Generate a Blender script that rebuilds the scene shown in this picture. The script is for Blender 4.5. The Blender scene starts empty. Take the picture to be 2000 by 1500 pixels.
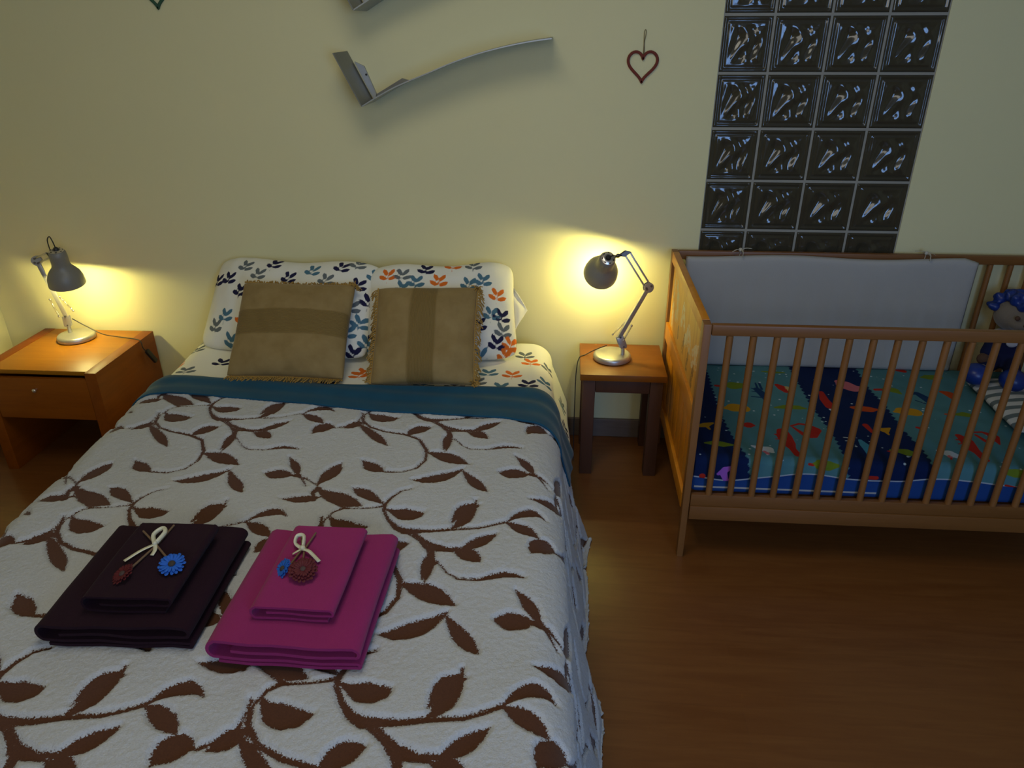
import bpy, bmesh, math, random
import numpy as np
from mathutils import Vector, Matrix, Euler

SC = bpy.context.scene
COL = SC.collection
PI = math.pi

# ---------------------------------------------------------------- camera
cam_data = bpy.data.cameras.new('camera')
cam_data.sensor_width = 36.0
cam_data.lens = 36.0 * 1446.0 / 2000.0
cam_data.clip_start = 0.02
cam = bpy.data.objects.new('camera', cam_data)
COL.objects.link(cam)
_p, _y, _r = 0.4567, -0.0759, -0.0036
_f = np.array([math.sin(_y) * math.cos(_p), math.cos(_y) * math.cos(_p), -math.sin(_p)])
_rt = np.array([math.cos(_y), -math.sin(_y), 0.0])
_up = np.cross(_rt, _f)
_rt2 = math.cos(_r) * _rt + math.sin(_r) * _up
_up2 = -math.sin(_r) * _rt + math.cos(_r) * _up
_M = Matrix(((_rt2[0], _up2[0], -_f[0]), (_rt2[1], _up2[1], -_f[1]), (_rt2[2], _up2[2], -_f[2])))
cam.matrix_world = Matrix.Translation((-0.544, -3.0937, 1.7807)) @ _M.to_4x4()
SC.camera = cam

# ---------------------------------------------------------------- colour management, world, daylight
SC.view_settings.view_transform = 'Standard'
SC.view_settings.look = 'None'
SC.view_settings.exposure = 0.0
SC.view_settings.gamma = 1.0
SC.view_settings.use_curve_mapping = False
world = bpy.data.worlds.new('world')
SC.world = world
world.use_nodes = True
world.node_tree.nodes['Background'].inputs[0].default_value = (0.35, 0.5, 0.8, 1)
world.node_tree.nodes['Background'].inputs[1].default_value = 0.02


def area(name, loc, target, sx, sy, power, col, spread=180):
    d = bpy.data.lights.new(name, 'AREA')
    d.shape = 'RECTANGLE'
    d.size, d.size_y = sx, sy
    d.energy = power
    d.color = col
    d.spread = math.radians(spread)
    o = bpy.data.objects.new(name, d)
    COL.objects.link(o)
    o.location = loc
    o.rotation_euler = (Vector(target) - Vector(loc)).to_track_quat('-Z', 'Y').to_euler()
    return o


# skylight over the foot of the bed, tall window in the wall behind the camera
area('skylight_daylight', (-0.95, -1.75, 2.76), (-0.95, -1.75, 0), 0.8, 1.0, 12.5, (1.0, 0.95, 0.78))
area('added_high_fill', (-0.9, -4.56, 2.2), (-0.9, 0, 2.2), 1.8, 0.7, 15.0, (1.0, 0.96, 0.86))  # added fill light high behind the camera, lifts the wall relative to the bed
area('window_daylight', (0.55, -4.56, 1.55), (-0.3, 0, 0.9), 0.9, 1.3, 42.0, (0.27, 0.50, 1.0))
LAMP_POWER = 4.8
LAMP_COLOR = (1.0, 0.90, 0.33)


# ---------------------------------------------------------------- helpers
def link(o, parent=None):
    COL.objects.link(o)
    if parent is not None:
        o.parent = parent
    return o


def tag(o, label=None, cat=None, group=None, kind=None):
    if label: o['label'] = label
    if cat: o['category'] = cat
    if group: o['group'] = group
    if kind: o['kind'] = kind
    return o


def empty(name, loc=(0, 0, 0), rz=0.0, parent=None):
    o = bpy.data.objects.new(name, None)
    o.empty_display_size = 0.05
    o.location = loc
    o.rotation_euler = (0, 0, rz)
    return link(o, parent)


def mesh_np(name, verts, faces, m, parent=None, smooth=True, mats=None):
    me = bpy.data.meshes.new(name)
    me.from_pydata(verts.tolist() if hasattr(verts, 'tolist') else verts, [], faces.tolist() if hasattr(faces, 'tolist') else faces)
    me.validate()
    if smooth:
        me.polygons.foreach_set('use_smooth', [True] * len(me.polygons))
    for k in (m if isinstance(m, (list, tuple)) else [m]):
        me.materials.append(k)
    me.update()
    return link(bpy.data.objects.new(name, me), parent)


def from_bm(name, bm, m, parent=None, smooth=False, angle=0.7):
    bmesh.ops.recalc_face_normals(bm, faces=bm.faces[:])
    me = bpy.data.meshes.new(name)
    bm.to_mesh(me)
    bm.free()
    for k in (m if isinstance(m, (list, tuple)) else [m]):
        me.materials.append(k)
    if smooth:
        me.polygons.foreach_set('use_smooth', [True] * len(me.polygons))
        try:
            me.set_sharp_from_angle(angle=angle)
        except Exception:
            pass
    return link(bpy.data.objects.new(name, me), parent)


def bm_box(bm, lo, hi, bevel=0.003, seg=2, mat=None):
    lo = Vector(lo); hi = Vector(hi)
    r = bmesh.ops.create_cube(bm, size=1.0)
    vs = r['verts']
    c = (lo + hi) / 2
    d = hi - lo
    for v in vs:
        v.co = Vector((v.co.x * d.x, v.co.y * d.y, v.co.z * d.z))
    if bevel > 0:
        es = list({e for v in vs for e in v.link_edges})
        r2 = bmesh.ops.bevel(bm, geom=es, offset=min(bevel, min(d) * 0.45), segments=seg, affect='EDGES', profile=0.6)
        vs = list({v for f in r2['faces'] for v in f.verts} | {v for v in vs if v.is_valid})
    for v in vs:
        v.co = (mat @ v.co if mat is not None else v.co) + c
    return vs


def box(name, lo, hi, m, parent=None, bevel=0.003, seg=2):
    bm = bmesh.new()
    bm_box(bm, lo, hi, bevel, seg)
    return from_bm(name, bm, m, parent, smooth=bevel > 0, angle=0.6)


def frame_from(d):
    d = Vector(d).normalized()
    a = Vector((0, 0, 1)) if abs(d.z) < 0.9 else Vector((1, 0, 0))
    x = a.cross(d).normalized()
    y = d.cross(x).normalized()
    return Matrix((x, y, d)).transposed()


def bm_lathe(bm, prof, origin=(0, 0, 0), axis=(0, 0, 1), n=40):
    """prof: list of (radius, height) along axis; open or closed shell of revolution."""
    R = frame_from(axis)
    o = Vector(origin)
    rings = []
    for r, h in prof:
        if r < 1e-5:
            rings.append([bm.verts.new(o + R @ Vector((0, 0, h)))])
        else:
            rings.append([bm.verts.new(o + R @ Vector((r * math.cos(2 * PI * k / n), r * math.sin(2 * PI * k / n), h))) for k in range(n)])
    for a, b in zip(rings[:-1], rings[1:]):
        for k in range(n):
            k2 = (k + 1) % n
            if len(a) == 1 and len(b) == 1: continue
            if len(a) == 1: bm.faces.new((a[0], b[k], b[k2]))
            elif len(b) == 1: bm.faces.new((a[k], b[0], a[k2]))
            else: bm.faces.new((a[k], b[k], b[k2], a[k2]))


def catmull(P, n=8):
    P = [Vector(p) for p in P]
    Q = [P[0] * 2 - P[1]] + P + [P[-1] * 2 - P[-2]]
    out = []
    for i in range(1, len(Q) - 2):
        a, b, c, d = Q[i - 1], Q[i], Q[i + 1], Q[i + 2]
        for k in range(n):
            t = k / n
            out.append(0.5 * ((2 * b) + (c - a) * t + (2 * a - 5 * b + 4 * c - d) * t * t + (3 * b - a - 3 * c + d) * t ** 3))
    out.append(P[-1])
    return out


def bm_tube(bm, pts, r, n=8, cap=True, rr=None):
    pts = [Vector(p) for p in pts]
    rings = []
    up = None
    for i, p in enumerate(pts):
        t = (pts[min(i + 1, len(pts) - 1)] - pts[max(i - 1, 0)]).normalized()
        if up is None:
            up = frame_from(t).col[0].copy()
        up = (up - t * up.dot(t)).normalized()
        w = t.cross(up)
        q = r if rr is None else rr[i]
        rings.append([bm.verts.new(p + (up * math.cos(2 * PI * k / n) + w * math.sin(2 * PI * k / n)) * q) for k in range(n)])
    for a, b in zip(rings[:-1], rings[1:]):
        for k in range(n):
            bm.faces.new((a[k], a[(k + 1) % n], b[(k + 1) % n], b[k]))
    if cap:
        bm.faces.new(rings[0][::-1])
        bm.faces.new(rings[-1])


def tube(name, pts, r, m, parent=None, n=8, smoothpath=0, rr=None):
    bm = bmesh.new()
    if smoothpath:
        pts = catmull(pts, smoothpath)
    bm_tube(bm, pts, r, n, rr=rr)
    return from_bm(name, bm, m, parent, smooth=True, angle=1.0)


def bm_bar(bm, a, b, w, t, side=(0, 1, 0), bevel=0.001):
    """square section bar from a to b; w across `side`, t across the other axis"""
    a = Vector(a); b = Vector(b)
    d = (b - a); L = d.length; d.normalize()
    s = Vector(side); s = (s - d * s.dot(d)).normalized()
    u = d.cross(s)
    Mx = Matrix((s, u, d)).transposed()
    c = (a + b) / 2
    r = bmesh.ops.create_cube(bm, size=1.0)
    vs = r['verts']
    for v in vs:
        v.co = Vector((v.co.x * w, v.co.y * t, v.co.z * L))
    es = list({e for v in vs for e in v.link_edges})
    if bevel:
        r2 = bmesh.ops.bevel(bm, geom=es, offset=bevel, segments=2, affect='EDGES', profile=0.6)
        vs = list({v for f in r2['faces'] for v in f.verts} | {v for v in vs if v.is_valid})
    for v in vs:
        v.co = c + Mx @ v.co


def bm_ball(bm, c, r, seg=16, sc=(1, 1, 1)):
    q = bmesh.ops.create_uvsphere(bm, u_segments=seg, v_segments=max(6, seg * 2 // 3), radius=1.0)
    for v in q['verts']:
        v.co = Vector((v.co.x * r * sc[0], v.co.y * r * sc[1], v.co.z * r * sc[2])) + Vector(c)


def bm_prism(bm, poly, y0, y1):
    """polygon in x,z extruded along y"""
    A = [bm.verts.new((x, y0, z)) for x, z in poly]
    B = [bm.verts.new((x, y1, z)) for x, z in poly]
    bm.faces.new(A); bm.faces.new(B[::-1])
    n = len(poly)
    for k in range(n):
        bm.faces.new((A[k], A[(k + 1) % n], B[(k + 1) % n], B[k]))


def grid_faces(nu, nv):
    i = np.arange(nv - 1)[:, None] * nu + np.arange(nu - 1)[None, :]
    return np.stack([i, i + 1, i + nu + 1, i + nu], -1).reshape(-1, 4)


def noise2(x, y, seed=0, oct=3):
    """smooth pseudo-random field"""
    rs = np.random.RandomState(seed)
    z = np.zeros_like(x)
    for o in range(oct):
        for _ in range(4):
            a = rs.uniform(0, 2 * PI); f = (2 ** o) * rs.uniform(0.7, 1.3); ph = rs.uniform(0, 2 * PI)
            z = z + np.sin((x * math.cos(a) + y * math.sin(a)) * f + ph) / (2 ** o) * 0.25
    return z


def sdf_strokes(X, Y, strokes, D=None, C=None, colors=None):
    """signed distance to variable-width strokes; C collects the colour of the nearest stroke"""
    if D is None:
        D = np.full(X.shape, 1.0)
    for q, st in enumerate(strokes):
        st = np.asarray(st, float)
        rm = st[:, 2].max()
        for k in range(len(st) - 1):
            A, B = st[k, :2], st[k + 1, :2]
            pad = 0.03 + rm
            x0, x1 = min(A[0], B[0]) - pad, max(A[0], B[0]) + pad
            y0, y1 = min(A[1], B[1]) - pad, max(A[1], B[1]) + pad
            m = (X > x0) & (X < x1) & (Y > y0) & (Y < y1)
            if not m.any():
                continue
            x = X[m]; y = Y[m]
            d = B - A
            t = np.clip(((x - A[0]) * d[0] + (y - A[1]) * d[1]) / (d @ d + 1e-12), 0, 1)
            s = np.hypot(x - A[0] - t * d[0], y - A[1] - t * d[1]) - (st[k, 2] + t * (st[k + 1, 2] - st[k, 2]))
            cur = D[m]
            win = s < cur
            D[m] = np.where(win, s, cur)
            if C is not None:
                cc = C[m]
                cc[win] = colors[q]
                C[m] = cc
    return D


def set_attr(o, name, arr):
    me = o.data
    if arr.ndim == 1:
        a = me.attributes.new(name, 'FLOAT', 'POINT')
        a.data.foreach_set('value', arr.astype(np.float32))
    else:
        a = me.attributes.new(name, 'FLOAT_COLOR', 'POINT')
        c = np.ones((len(arr), 4), np.float32); c[:, :3] = arr
        a.data.foreach_set('color', c.ravel())


# ---------------------------------------------------------------- materials
def srgb(r, g, b):
    f = lambda c: (c / 255 / 12.92) if c / 255 <= 0.04045 else ((c / 255 + 0.055) / 1.055) ** 2.4
    return (f(r), f(g), f(b), 1)


class NT:
    def __init__(s, name):
        s.m = bpy.data.materials.new(name); s.m.use_nodes = True
        s.t = s.m.node_tree; s.n = s.t.nodes; s.b = s.n['Principled BSDF']
        s.out = s.n['Material Output']
    def new(s, typ, **kw):
        q = s.n.new(typ)
        for k, v in kw.items(): setattr(q, k, v)
        return q
    def lk(s, a, b): s.t.links.new(a, b)
    def coord(s, scale=(1, 1, 1), rot=(0, 0, 0), kind='Object'):
        tc = s.new('ShaderNodeTexCoord'); mp = s.new('ShaderNodeMapping')
        mp.inputs['Scale'].default_value = scale; mp.inputs['Rotation'].default_value = rot
        s.lk(tc.outputs[kind], mp.inputs[0]); return mp.outputs[0]
    def noise(s, co, scale, detail=3, rough=0.5, dist=0):
        q = s.new('ShaderNodeTexNoise'); s.lk(co, q.inputs['Vector'])
        q.inputs['Scale'].default_value = scale; q.inputs['Detail'].default_value = detail
        q.inputs['Roughness'].default_value = rough; q.inputs['Distortion'].default_value = dist
        return q.outputs['Fac']
    def ramp(s, fac, stops, interp='LINEAR'):
        q = s.new('ShaderNodeValToRGB'); s.lk(fac, q.inputs[0]); q.color_ramp.interpolation = interp
        e = q.color_ramp.elements
        while len(e) < len(stops): e.new(0.5)
        for k, (p, c) in enumerate(stops):
            e[k].position = p; e[k].color = c
        return q.outputs[0]
    def math(s, op, a, b=None, clamp=False):
        q = s.new('ShaderNodeMath', operation=op); q.use_clamp = clamp
        for k, v in enumerate((a, b)):
            if v is None: continue
            if isinstance(v, (int, float)): q.inputs[k].default_value = v
            else: s.lk(v, q.inputs[k])
        return q.outputs[0]
    def mix(s, f, a, b, mode='MIX'):
        q = s.new('ShaderNodeMix', data_type='RGBA', blend_type=mode)
        for k, v in ((0, f), (6, a), (7, b)):
            if isinstance(v, (int, float)): q.inputs[k].default_value = v
            elif isinstance(v, tuple): q.inputs[k].default_value = v
            else: s.lk(v, q.inputs[k])
        return q.outputs[2]
    def bump(s, h, strength=0.3, dist=0.002, prev=None):
        q = s.new('ShaderNodeBump'); q.inputs['Strength'].default_value = strength; q.inputs['Distance'].default_value = dist
        s.lk(h, q.inputs['Height'])
        if prev is not None: s.lk(prev, q.inputs['Normal'])
        return q.outputs[0]
    def fin(s, color=None, rough=0.6, metal=0.0, normal=None, **kw):
        if color is not None:
            if isinstance(color, tuple): s.b.inputs['Base Color'].default_value = color
            else: s.lk(color, s.b.inputs['Base Color'])
        if isinstance(rough, (int, float)): s.b.inputs['Roughness'].default_value = rough
        else: s.lk(rough, s.b.inputs['Roughness'])
        s.b.inputs['Metallic'].default_value = metal
        if normal is not None: s.lk(normal, s.b.inputs['Normal'])
        for k, v in kw.items():
            s.b.inputs[k.replace('_', ' ')].default_value = v
        return s.m


def wood(name, c1, c2, rough=0.4, axis='x', scale=1.0, grain=0.35, coat=0.0, spec=0.5):
    t = NT(name)
    sc = {'x': (2, 22, 22), 'y': (22, 2, 22), 'z': (22, 22, 2)}[axis]
    co = t.coord(tuple(v * scale for v in sc))
    n1 = t.noise(co, 1.0, 4, 0.6, 0.8)
    n2 = t.noise(co, 6.0, 2, 0.5)
    n3 = t.noise(t.coord((1.5, 1.5, 1.5)), 1.0, 2)
    f = t.math('ADD', t.math('MULTIPLY', n1, 0.7), t.math('MULTIPLY', n2, 0.3))
    c = t.ramp(f, [(0.5 - grain / 1.6, c1), (0.5 + grain / 1.6, c2)])
    c = t.mix(t.math('MULTIPLY', n3, 0.25), c, c1)
    return t.fin(c, rough, normal=t.bump(n2, 0.08, 0.001), Coat_Weight=coat, Coat_Roughness=0.25, Specular_IOR_Level=spec)


def fabric(name, col, rough=0.9, scale=900, strength=0.3, var=0.12, sheen=0.0, bumpd=0.001):
    t = NT(name)
    co = t.coord()
    n = t.noise(co, scale, 2, 0.6)
    n2 = t.noise(co, 9, 3, 0.6)
    dark = tuple(v * (1 - var * 2) for v in col[:3]) + (1,)
    c = t.mix(n2, dark, col)
    return t.fin(c, rough, normal=t.bump(n, strength, bumpd), Sheen_Weight=sheen, Sheen_Roughness=0.4, Specular_IOR_Level=0.2)


def plain(name, col, rough=0.5, metal=0.0, var=0.06, scale=12, bumps=0.0, **kw):
    t = NT(name)
    n = t.noise(t.coord(), scale, 3)
    c = t.mix(n, tuple(v * (1 - var) for v in col[:3]) + (1,), tuple(min(1, v * (1 + var)) for v in col[:3]) + (1,))
    nm = t.bump(t.noise(t.coord(), 500, 2), bumps, 0.001) if bumps else None
    return t.fin(c, rough, metal, normal=nm, **kw)


MAT = {}
# painted wall: warm cream with a light roller texture
t = NT('cream_wall_paint')
co = t.coord()
c = t.mix(t.noise(co, 1.3, 3), (0.69, 0.64, 0.36, 1), (0.73, 0.68, 0.40, 1))
MAT['wall'] = t.fin(c, 0.75, normal=t.bump(t.noise(co, 160, 4, 0.7), 0.12, 0.002), Specular_IOR_Level=0.25)
MAT['ceiling'] = plain('white_ceiling_paint', (0.62, 0.60, 0.52, 1), 0.9)
# laminate floor: long boards running left to right
t = NT('laminate_floor')
co = t.coord((1, 1, 1))
br = t.new('ShaderNodeTexBrick'); t.lk(co, br.inputs['Vector'])
br.inputs['Scale'].default_value = 1.0; br.inputs['Brick Width'].default_value = 1.25; br.inputs['Row Height'].default_value = 0.193
br.inputs['Mortar Size'].default_value = 0.0009; br.inputs['Mortar Smooth'].default_value = 0.3
br.inputs['Color1'].default_value = (0.145, 0.048, 0.010, 1); br.inputs['Color2'].default_value = (0.165, 0.057, 0.014, 1)
br.inputs['Mortar'].default_value = (0.13, 0.047, 0.014, 1); br.offset = 0.37
g = t.noise(t.coord((1.2, 14, 1)), 2.2, 5, 0.6, 1.2)
c = t.mix(t.ramp(g, [(0.35, (0, 0, 0, 1)), (0.7, (1, 1, 1, 1))]), br.outputs['Color'], (0.20, 0.076, 0.019, 1))
g2 = t.noise(t.coord((2, 60, 1)), 3, 2)
c = t.mix(t.math('MULTIPLY', g2, 0.3), c, (0.12, 0.042, 0.012, 1))
MAT['floor'] = t.fin(c, 0.30, normal=t.bump(g2, 0.04, 0.0005), Specular_IOR_Level=0.5)
MAT['baseboard'] = wood('brown_baseboard_wood', (0.12, 0.085, 0.065, 1), (0.18, 0.13, 0.10, 1), 0.6)
MAT['dark'] = plain('hallway_brown_plaster', (0.10, 0.08, 0.055, 1), 0.9)
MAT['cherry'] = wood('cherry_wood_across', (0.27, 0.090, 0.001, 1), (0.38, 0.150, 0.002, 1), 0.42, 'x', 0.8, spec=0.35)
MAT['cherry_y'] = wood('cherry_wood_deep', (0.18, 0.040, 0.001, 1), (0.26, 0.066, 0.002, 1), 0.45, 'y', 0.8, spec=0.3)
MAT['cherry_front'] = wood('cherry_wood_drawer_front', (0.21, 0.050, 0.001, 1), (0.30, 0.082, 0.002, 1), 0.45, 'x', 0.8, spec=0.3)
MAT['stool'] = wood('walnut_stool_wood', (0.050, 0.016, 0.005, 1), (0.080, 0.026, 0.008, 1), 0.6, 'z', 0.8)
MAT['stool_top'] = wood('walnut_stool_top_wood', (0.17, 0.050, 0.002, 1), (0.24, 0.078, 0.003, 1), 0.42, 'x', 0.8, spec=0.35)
MAT['pine'] = wood('orange_pine_upright', (0.50, 0.165, 0.005, 1), (0.68, 0.27, 0.010, 1), 0.4, 'z', 0.7, coat=0.1)
MAT['beech'] = wood('beech_rail_wood', (0.16, 0.062, 0.012, 1), (0.22, 0.090, 0.020, 1), 0.45, 'x', 0.8)
MAT['beech_z'] = wood('beech_bar_wood', (0.20, 0.080, 0.018, 1), (0.27, 0.115, 0.030, 1), 0.45, 'z', 0.8)
MAT['silver'] = plain('silver_lamp_paint', (0.46, 0.45, 0.43, 1), 0.38, 0.75)
MAT['steel'] = plain('bare_steel_rod', (0.62, 0.60, 0.56, 1), 0.25, 1.0)
MAT['shade_grey'] = plain('grey_lamp_enamel', (0.22, 0.21, 0.185, 1), 0.45, 0.1)
MAT['shade_in'] = plain('white_shade_lining', (0.85, 0.83, 0.78, 1), 0.35)
MAT['black'] = plain('black_plastic', (0.015, 0.013, 0.012, 1), 0.45)
MAT['darkmetal'] = plain('dark_joint_metal', (0.16, 0.15, 0.14, 1), 0.4, 0.8)
MAT['galv'] = plain('grey_galvanised_sheet', (0.20, 0.205, 0.20, 1), 0.42, 0.55, 0.12, 30)
MAT['galv_l'] = plain('pale_galvanised_sheet', (0.34, 0.36, 0.37, 1), 0.4, 0.55, 0.10, 30)
MAT['heart_red'] = plain('dark_red_felt', (0.16, 0.028, 0.018, 1), 0.9, bumps=0.4)
MAT['heart_green'] = plain('dark_green_felt', (0.03, 0.09, 0.05, 1), 0.9, bumps=0.4)
MAT['twine'] = plain('brown_twine', (0.16, 0.12, 0.06, 1), 0.9)
MAT['mattress'] = fabric('white_mattress_ticking', (0.7, 0.7, 0.68, 1))
MAT['frame'] = wood('brown_bed_frame_wood', (0.12, 0.05, 0.02, 1), (0.2, 0.09, 0.04, 1), 0.5)
MAT['blue'] = fabric('teal_blue_fleece', (0.010, 0.080, 0.15, 1), 0.85, 500, 0.35, 0.18, 0.12)
MAT['purple'] = fabric('plum_terry', (0.019, 0.004, 0.011, 1), 0.95, 700, 0.7, 0.12, 0.03, 0.002)
MAT['pink'] = fabric('pink_terry', (0.30, 0.022, 0.13, 1), 0.95, 700, 0.7, 0.08, 0.1, 0.002)
MAT['ribbon'] = plain('cream_satin_ribbon', (0.62, 0.60, 0.44, 1), 0.3)
MAT['stem'] = plain('brown_flower_stem', (0.16, 0.095, 0.05, 1), 0.8)
MAT['petal_blue'] = plain('blue_petals', (0.008, 0.11, 0.52, 1), 0.7)
MAT['petal_red'] = plain('dark_red_petals', (0.090, 0.002, 0.007, 1), 0.7)
MAT['seed'] = plain('grey_brown_flower_centre', (0.06, 0.035, 0.03, 1), 0.8, bumps=0.6)
MAT['seed_dark'] = plain('dark_flower_centre', (0.04, 0.03, 0.02, 1), 0.8, bumps=0.6)
MAT['bumper'] = fabric('cream_bumper_cotton', (0.42, 0.41, 0.39, 1), 0.95, 450, 0.5, 0.04)
MAT['tape'] = fabric('cream_tie_tape', (0.60, 0.56, 0.46, 1))
MAT['doll_skin'] = fabric('grey_beige_plush', (0.22, 0.18, 0.14, 1), 0.95, 400, 0.8, 0.1, 0.4)
MAT['doll_navy'] = fabric('navy_doll_cloth', (0.008, 0.012, 0.05, 1))
MAT['doll_blue'] = plain('shiny_blue_satin', (0.006, 0.028, 0.19, 1), 0.35)
MAT['doll_white'] = fabric('white_doll_cloth', (0.55, 0.55, 0.58, 1))
MAT['doll_brown'] = fabric('brown_plush', (0.11, 0.06, 0.04, 1), 0.95, 400, 0.8)
MAT['bulb'] = NT('lit_bulb_glass').fin((1, 0.9, 0.6, 1), 0.4, Emission_Color=(1, 0.82, 0.38, 1), Emission_Strength=12.0)
MAT['knob'] = plain('brushed_steel_knob', (0.75, 0.68, 0.6, 1), 0.3, 0.9)

# grout between the glass blocks
MAT['grout'] = plain('pale_grey_grout', (0.30, 0.29, 0.25, 1), 0.85, bumps=0.3)
t = NT('smoky_glass_block')
co = t.coord()
n = t.noise(co, 8.0, 1, 0.4, 0.6)
n2 = t.noise(t.coord((1, 1, 0.6)), 30, 1, 0.4, 0.4)
MAT['glass'] = t.fin((0.070, 0.060, 0.038, 1), 0.10, normal=t.bump(n, 0.10, 0.03), Transmission_Weight=0.30, IOR=1.5, Specular_IOR_Level=0.5)

# sherpa blanket: ivory pile, brown leaf cut-outs chosen by the distance field stored in the mesh
t = NT('ivory_sherpa_with_brown_leaves')
at = t.new('ShaderNodeAttribute'); at.attribute_name = 'leafdist'
co = t.coord()
fz = t.noise(co, 260, 3, 0.7); fz2 = t.noise(co, 70, 2)
d = t.math('ADD', at.outputs['Fac'], t.math('MULTIPLY', t.math('SUBTRACT', fz, 0.5), 0.020))
d = t.math('ADD', d, t.math('MULTIPLY', t.math('SUBTRACT', fz2, 0.5), 0.003))
mask = t.math('ADD', t.math('MULTIPLY', d, 900.0), 0.5, clamp=True)
iv = t.mix(t.noise(co, 300, 3, 0.7), (0.38, 0.385, 0.39, 1), (0.60, 0.61, 0.62, 1))
bn = t.mix(t.noise(co, 300, 2), (0.060, 0.022, 0.010, 1), (0.105, 0.040, 0.016, 1))
c = t.mix(mask, bn, iv)
h = t.math('MULTIPLY', t.math('ADD', t.math('ADD', t.noise(co, 330, 3, 0.7), t.noise(co, 120, 2)), t.math('MULTIPLY', t.noise(co, 38, 3), 2.0)), mask)
MAT['sherpa'] = t.fin(c, 0.95, normal=t.bump(h, 0.5, 0.005), Specular_IOR_Level=0.1, Sheen_Weight=0.15)

def print_mat(name, base, soft=500.0, edge_noise=0.0012, bscale=600):
    """cloth whose printed motifs are the coloured regions of a distance field stored in the mesh"""
    t = NT(name)
    at = t.new('ShaderNodeAttribute'); at.attribute_name = 'printdist'
    ac = t.new('ShaderNodeAttribute'); ac.attribute_name = 'printcol'
    co = t.coord()
    d = t.math('ADD', at.outputs['Fac'], t.math('MULTIPLY', t.math('SUBTRACT', t.noise(co, 400, 2), 0.5), edge_noise))
    mask = t.math('SUBTRACT', 0.5, t.math('MULTIPLY', d, soft), clamp=True)
    if base is None:
        ab = t.new('ShaderNodeAttribute'); ab.attribute_name = 'basecol'; base = ab.outputs['Color']
    c = t.mix(mask, base, ac.outputs['Color'])
    c = t.mix(t.math('MULTIPLY', t.noise(co, 6, 3), 0.1), c, (0.3, 0.3, 0.3, 1), 'MULTIPLY')
    return t.fin(c, 0.9, normal=t.bump(t.noise(co, bscale, 2), 0.2, 0.001), Specular_IOR_Level=0.15)

MAT['sprig'] = print_mat('white_cotton_with_sprigs', (0.80, 0.78, 0.68, 1))
MAT['sea'] = print_mat('sea_creature_print_cotton', None)
MAT['stripe'] = print_mat('grey_white_striped_cotton', (0.55, 0.55, 0.52, 1))

# velvet cushions with a ribbed central band (band direction by attribute)
t = NT('tan_velvet')
at = t.new('ShaderNodeAttribute'); at.attribute_name = 'band'
co = t.coord()
rib = t.new('ShaderNodeAttribute'); rib.attribute_name = 'rib'
blot = t.noise(co, 14, 3, 0.6)
c = t.mix(t.ramp(blot, [(0.3, (0, 0, 0, 1)), (0.7, (1, 1, 1, 1))]), (0.24, 0.16, 0.060, 1), (0.30, 0.21, 0.085, 1))
c = t.mix(at.outputs['Fac'], c, (0.205, 0.135, 0.044, 1))
wv = t.math('SINE', t.math('MULTIPLY', rib.outputs['Fac'], 1100.0))
dots = t.noise(co, 160, 1)
h = t.math('MULTIPLY', t.math('ADD', wv, t.math('MULTIPLY', dots, 1.5)), at.outputs['Fac'])
nb = t.bump(h, 0.5, 0.0015, t.bump(t.noise(co, 700, 2), 0.25, 0.001))
MAT['velvet'] = t.fin(c, 0.75, normal=nb, Sheen_Weight=0.2, Sheen_Roughness=0.35, Specular_IOR_Level=0.15)
MAT['fringe'] = fabric('tan_fringe_thread', (0.40, 0.24, 0.06, 1), 0.8, 300, 0.4)

# worn decals on the cot's end board
t = NT('pine_board_with_worn_decals')
co = t.coord((14, 14, 1.6))
g = t.noise(co, 1.0, 4, 0.6, 0.8)
c = t.ramp(g, [(0.3, (0.50, 0.21, 0.015, 1)), (0.7, (0.70, 0.36, 0.04, 1))])
ad = t.new('ShaderNodeAttribute'); ad.attribute_name = 'printdist'
ac = t.new('ShaderNodeAttribute'); ac.attribute_name = 'printcol'
chip = t.noise(t.coord(), 45, 4, 0.7)
m = t.math('MULTIPLY', t.math('SUBTRACT', 0.5, t.math('MULTIPLY', ad.outputs['Fac'], 300.0), clamp=True), t.ramp(chip, [(0.42, (0, 0, 0, 1)), (0.52, (1, 1, 1, 1))]))
c = t.mix(t.math('MULTIPLY', m, 0.8), c, ac.outputs['Color'])
MAT['decal_pine'] = t.fin(c, 0.42, Coat_Weight=0.1)

# ================================================================ THE ROOM
XL, XR, YF, ZC = -3.19, 2.6, -4.5, 2.7
box('floor', (XL - .1, YF - .1, -.1), (XR + .1, 0.6, 0), MAT['floor'], bevel=0)['kind'] = 'structure'


def struct(name, boxes, m, bevel=0.0, parent=None):
    bm = bmesh.new()
    for lo, hi in boxes: bm_box(bm, lo, hi, bevel)
    o = from_bm(name, bm, m, parent)
    if parent is None: o['kind'] = 'structure'
    return o


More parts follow.
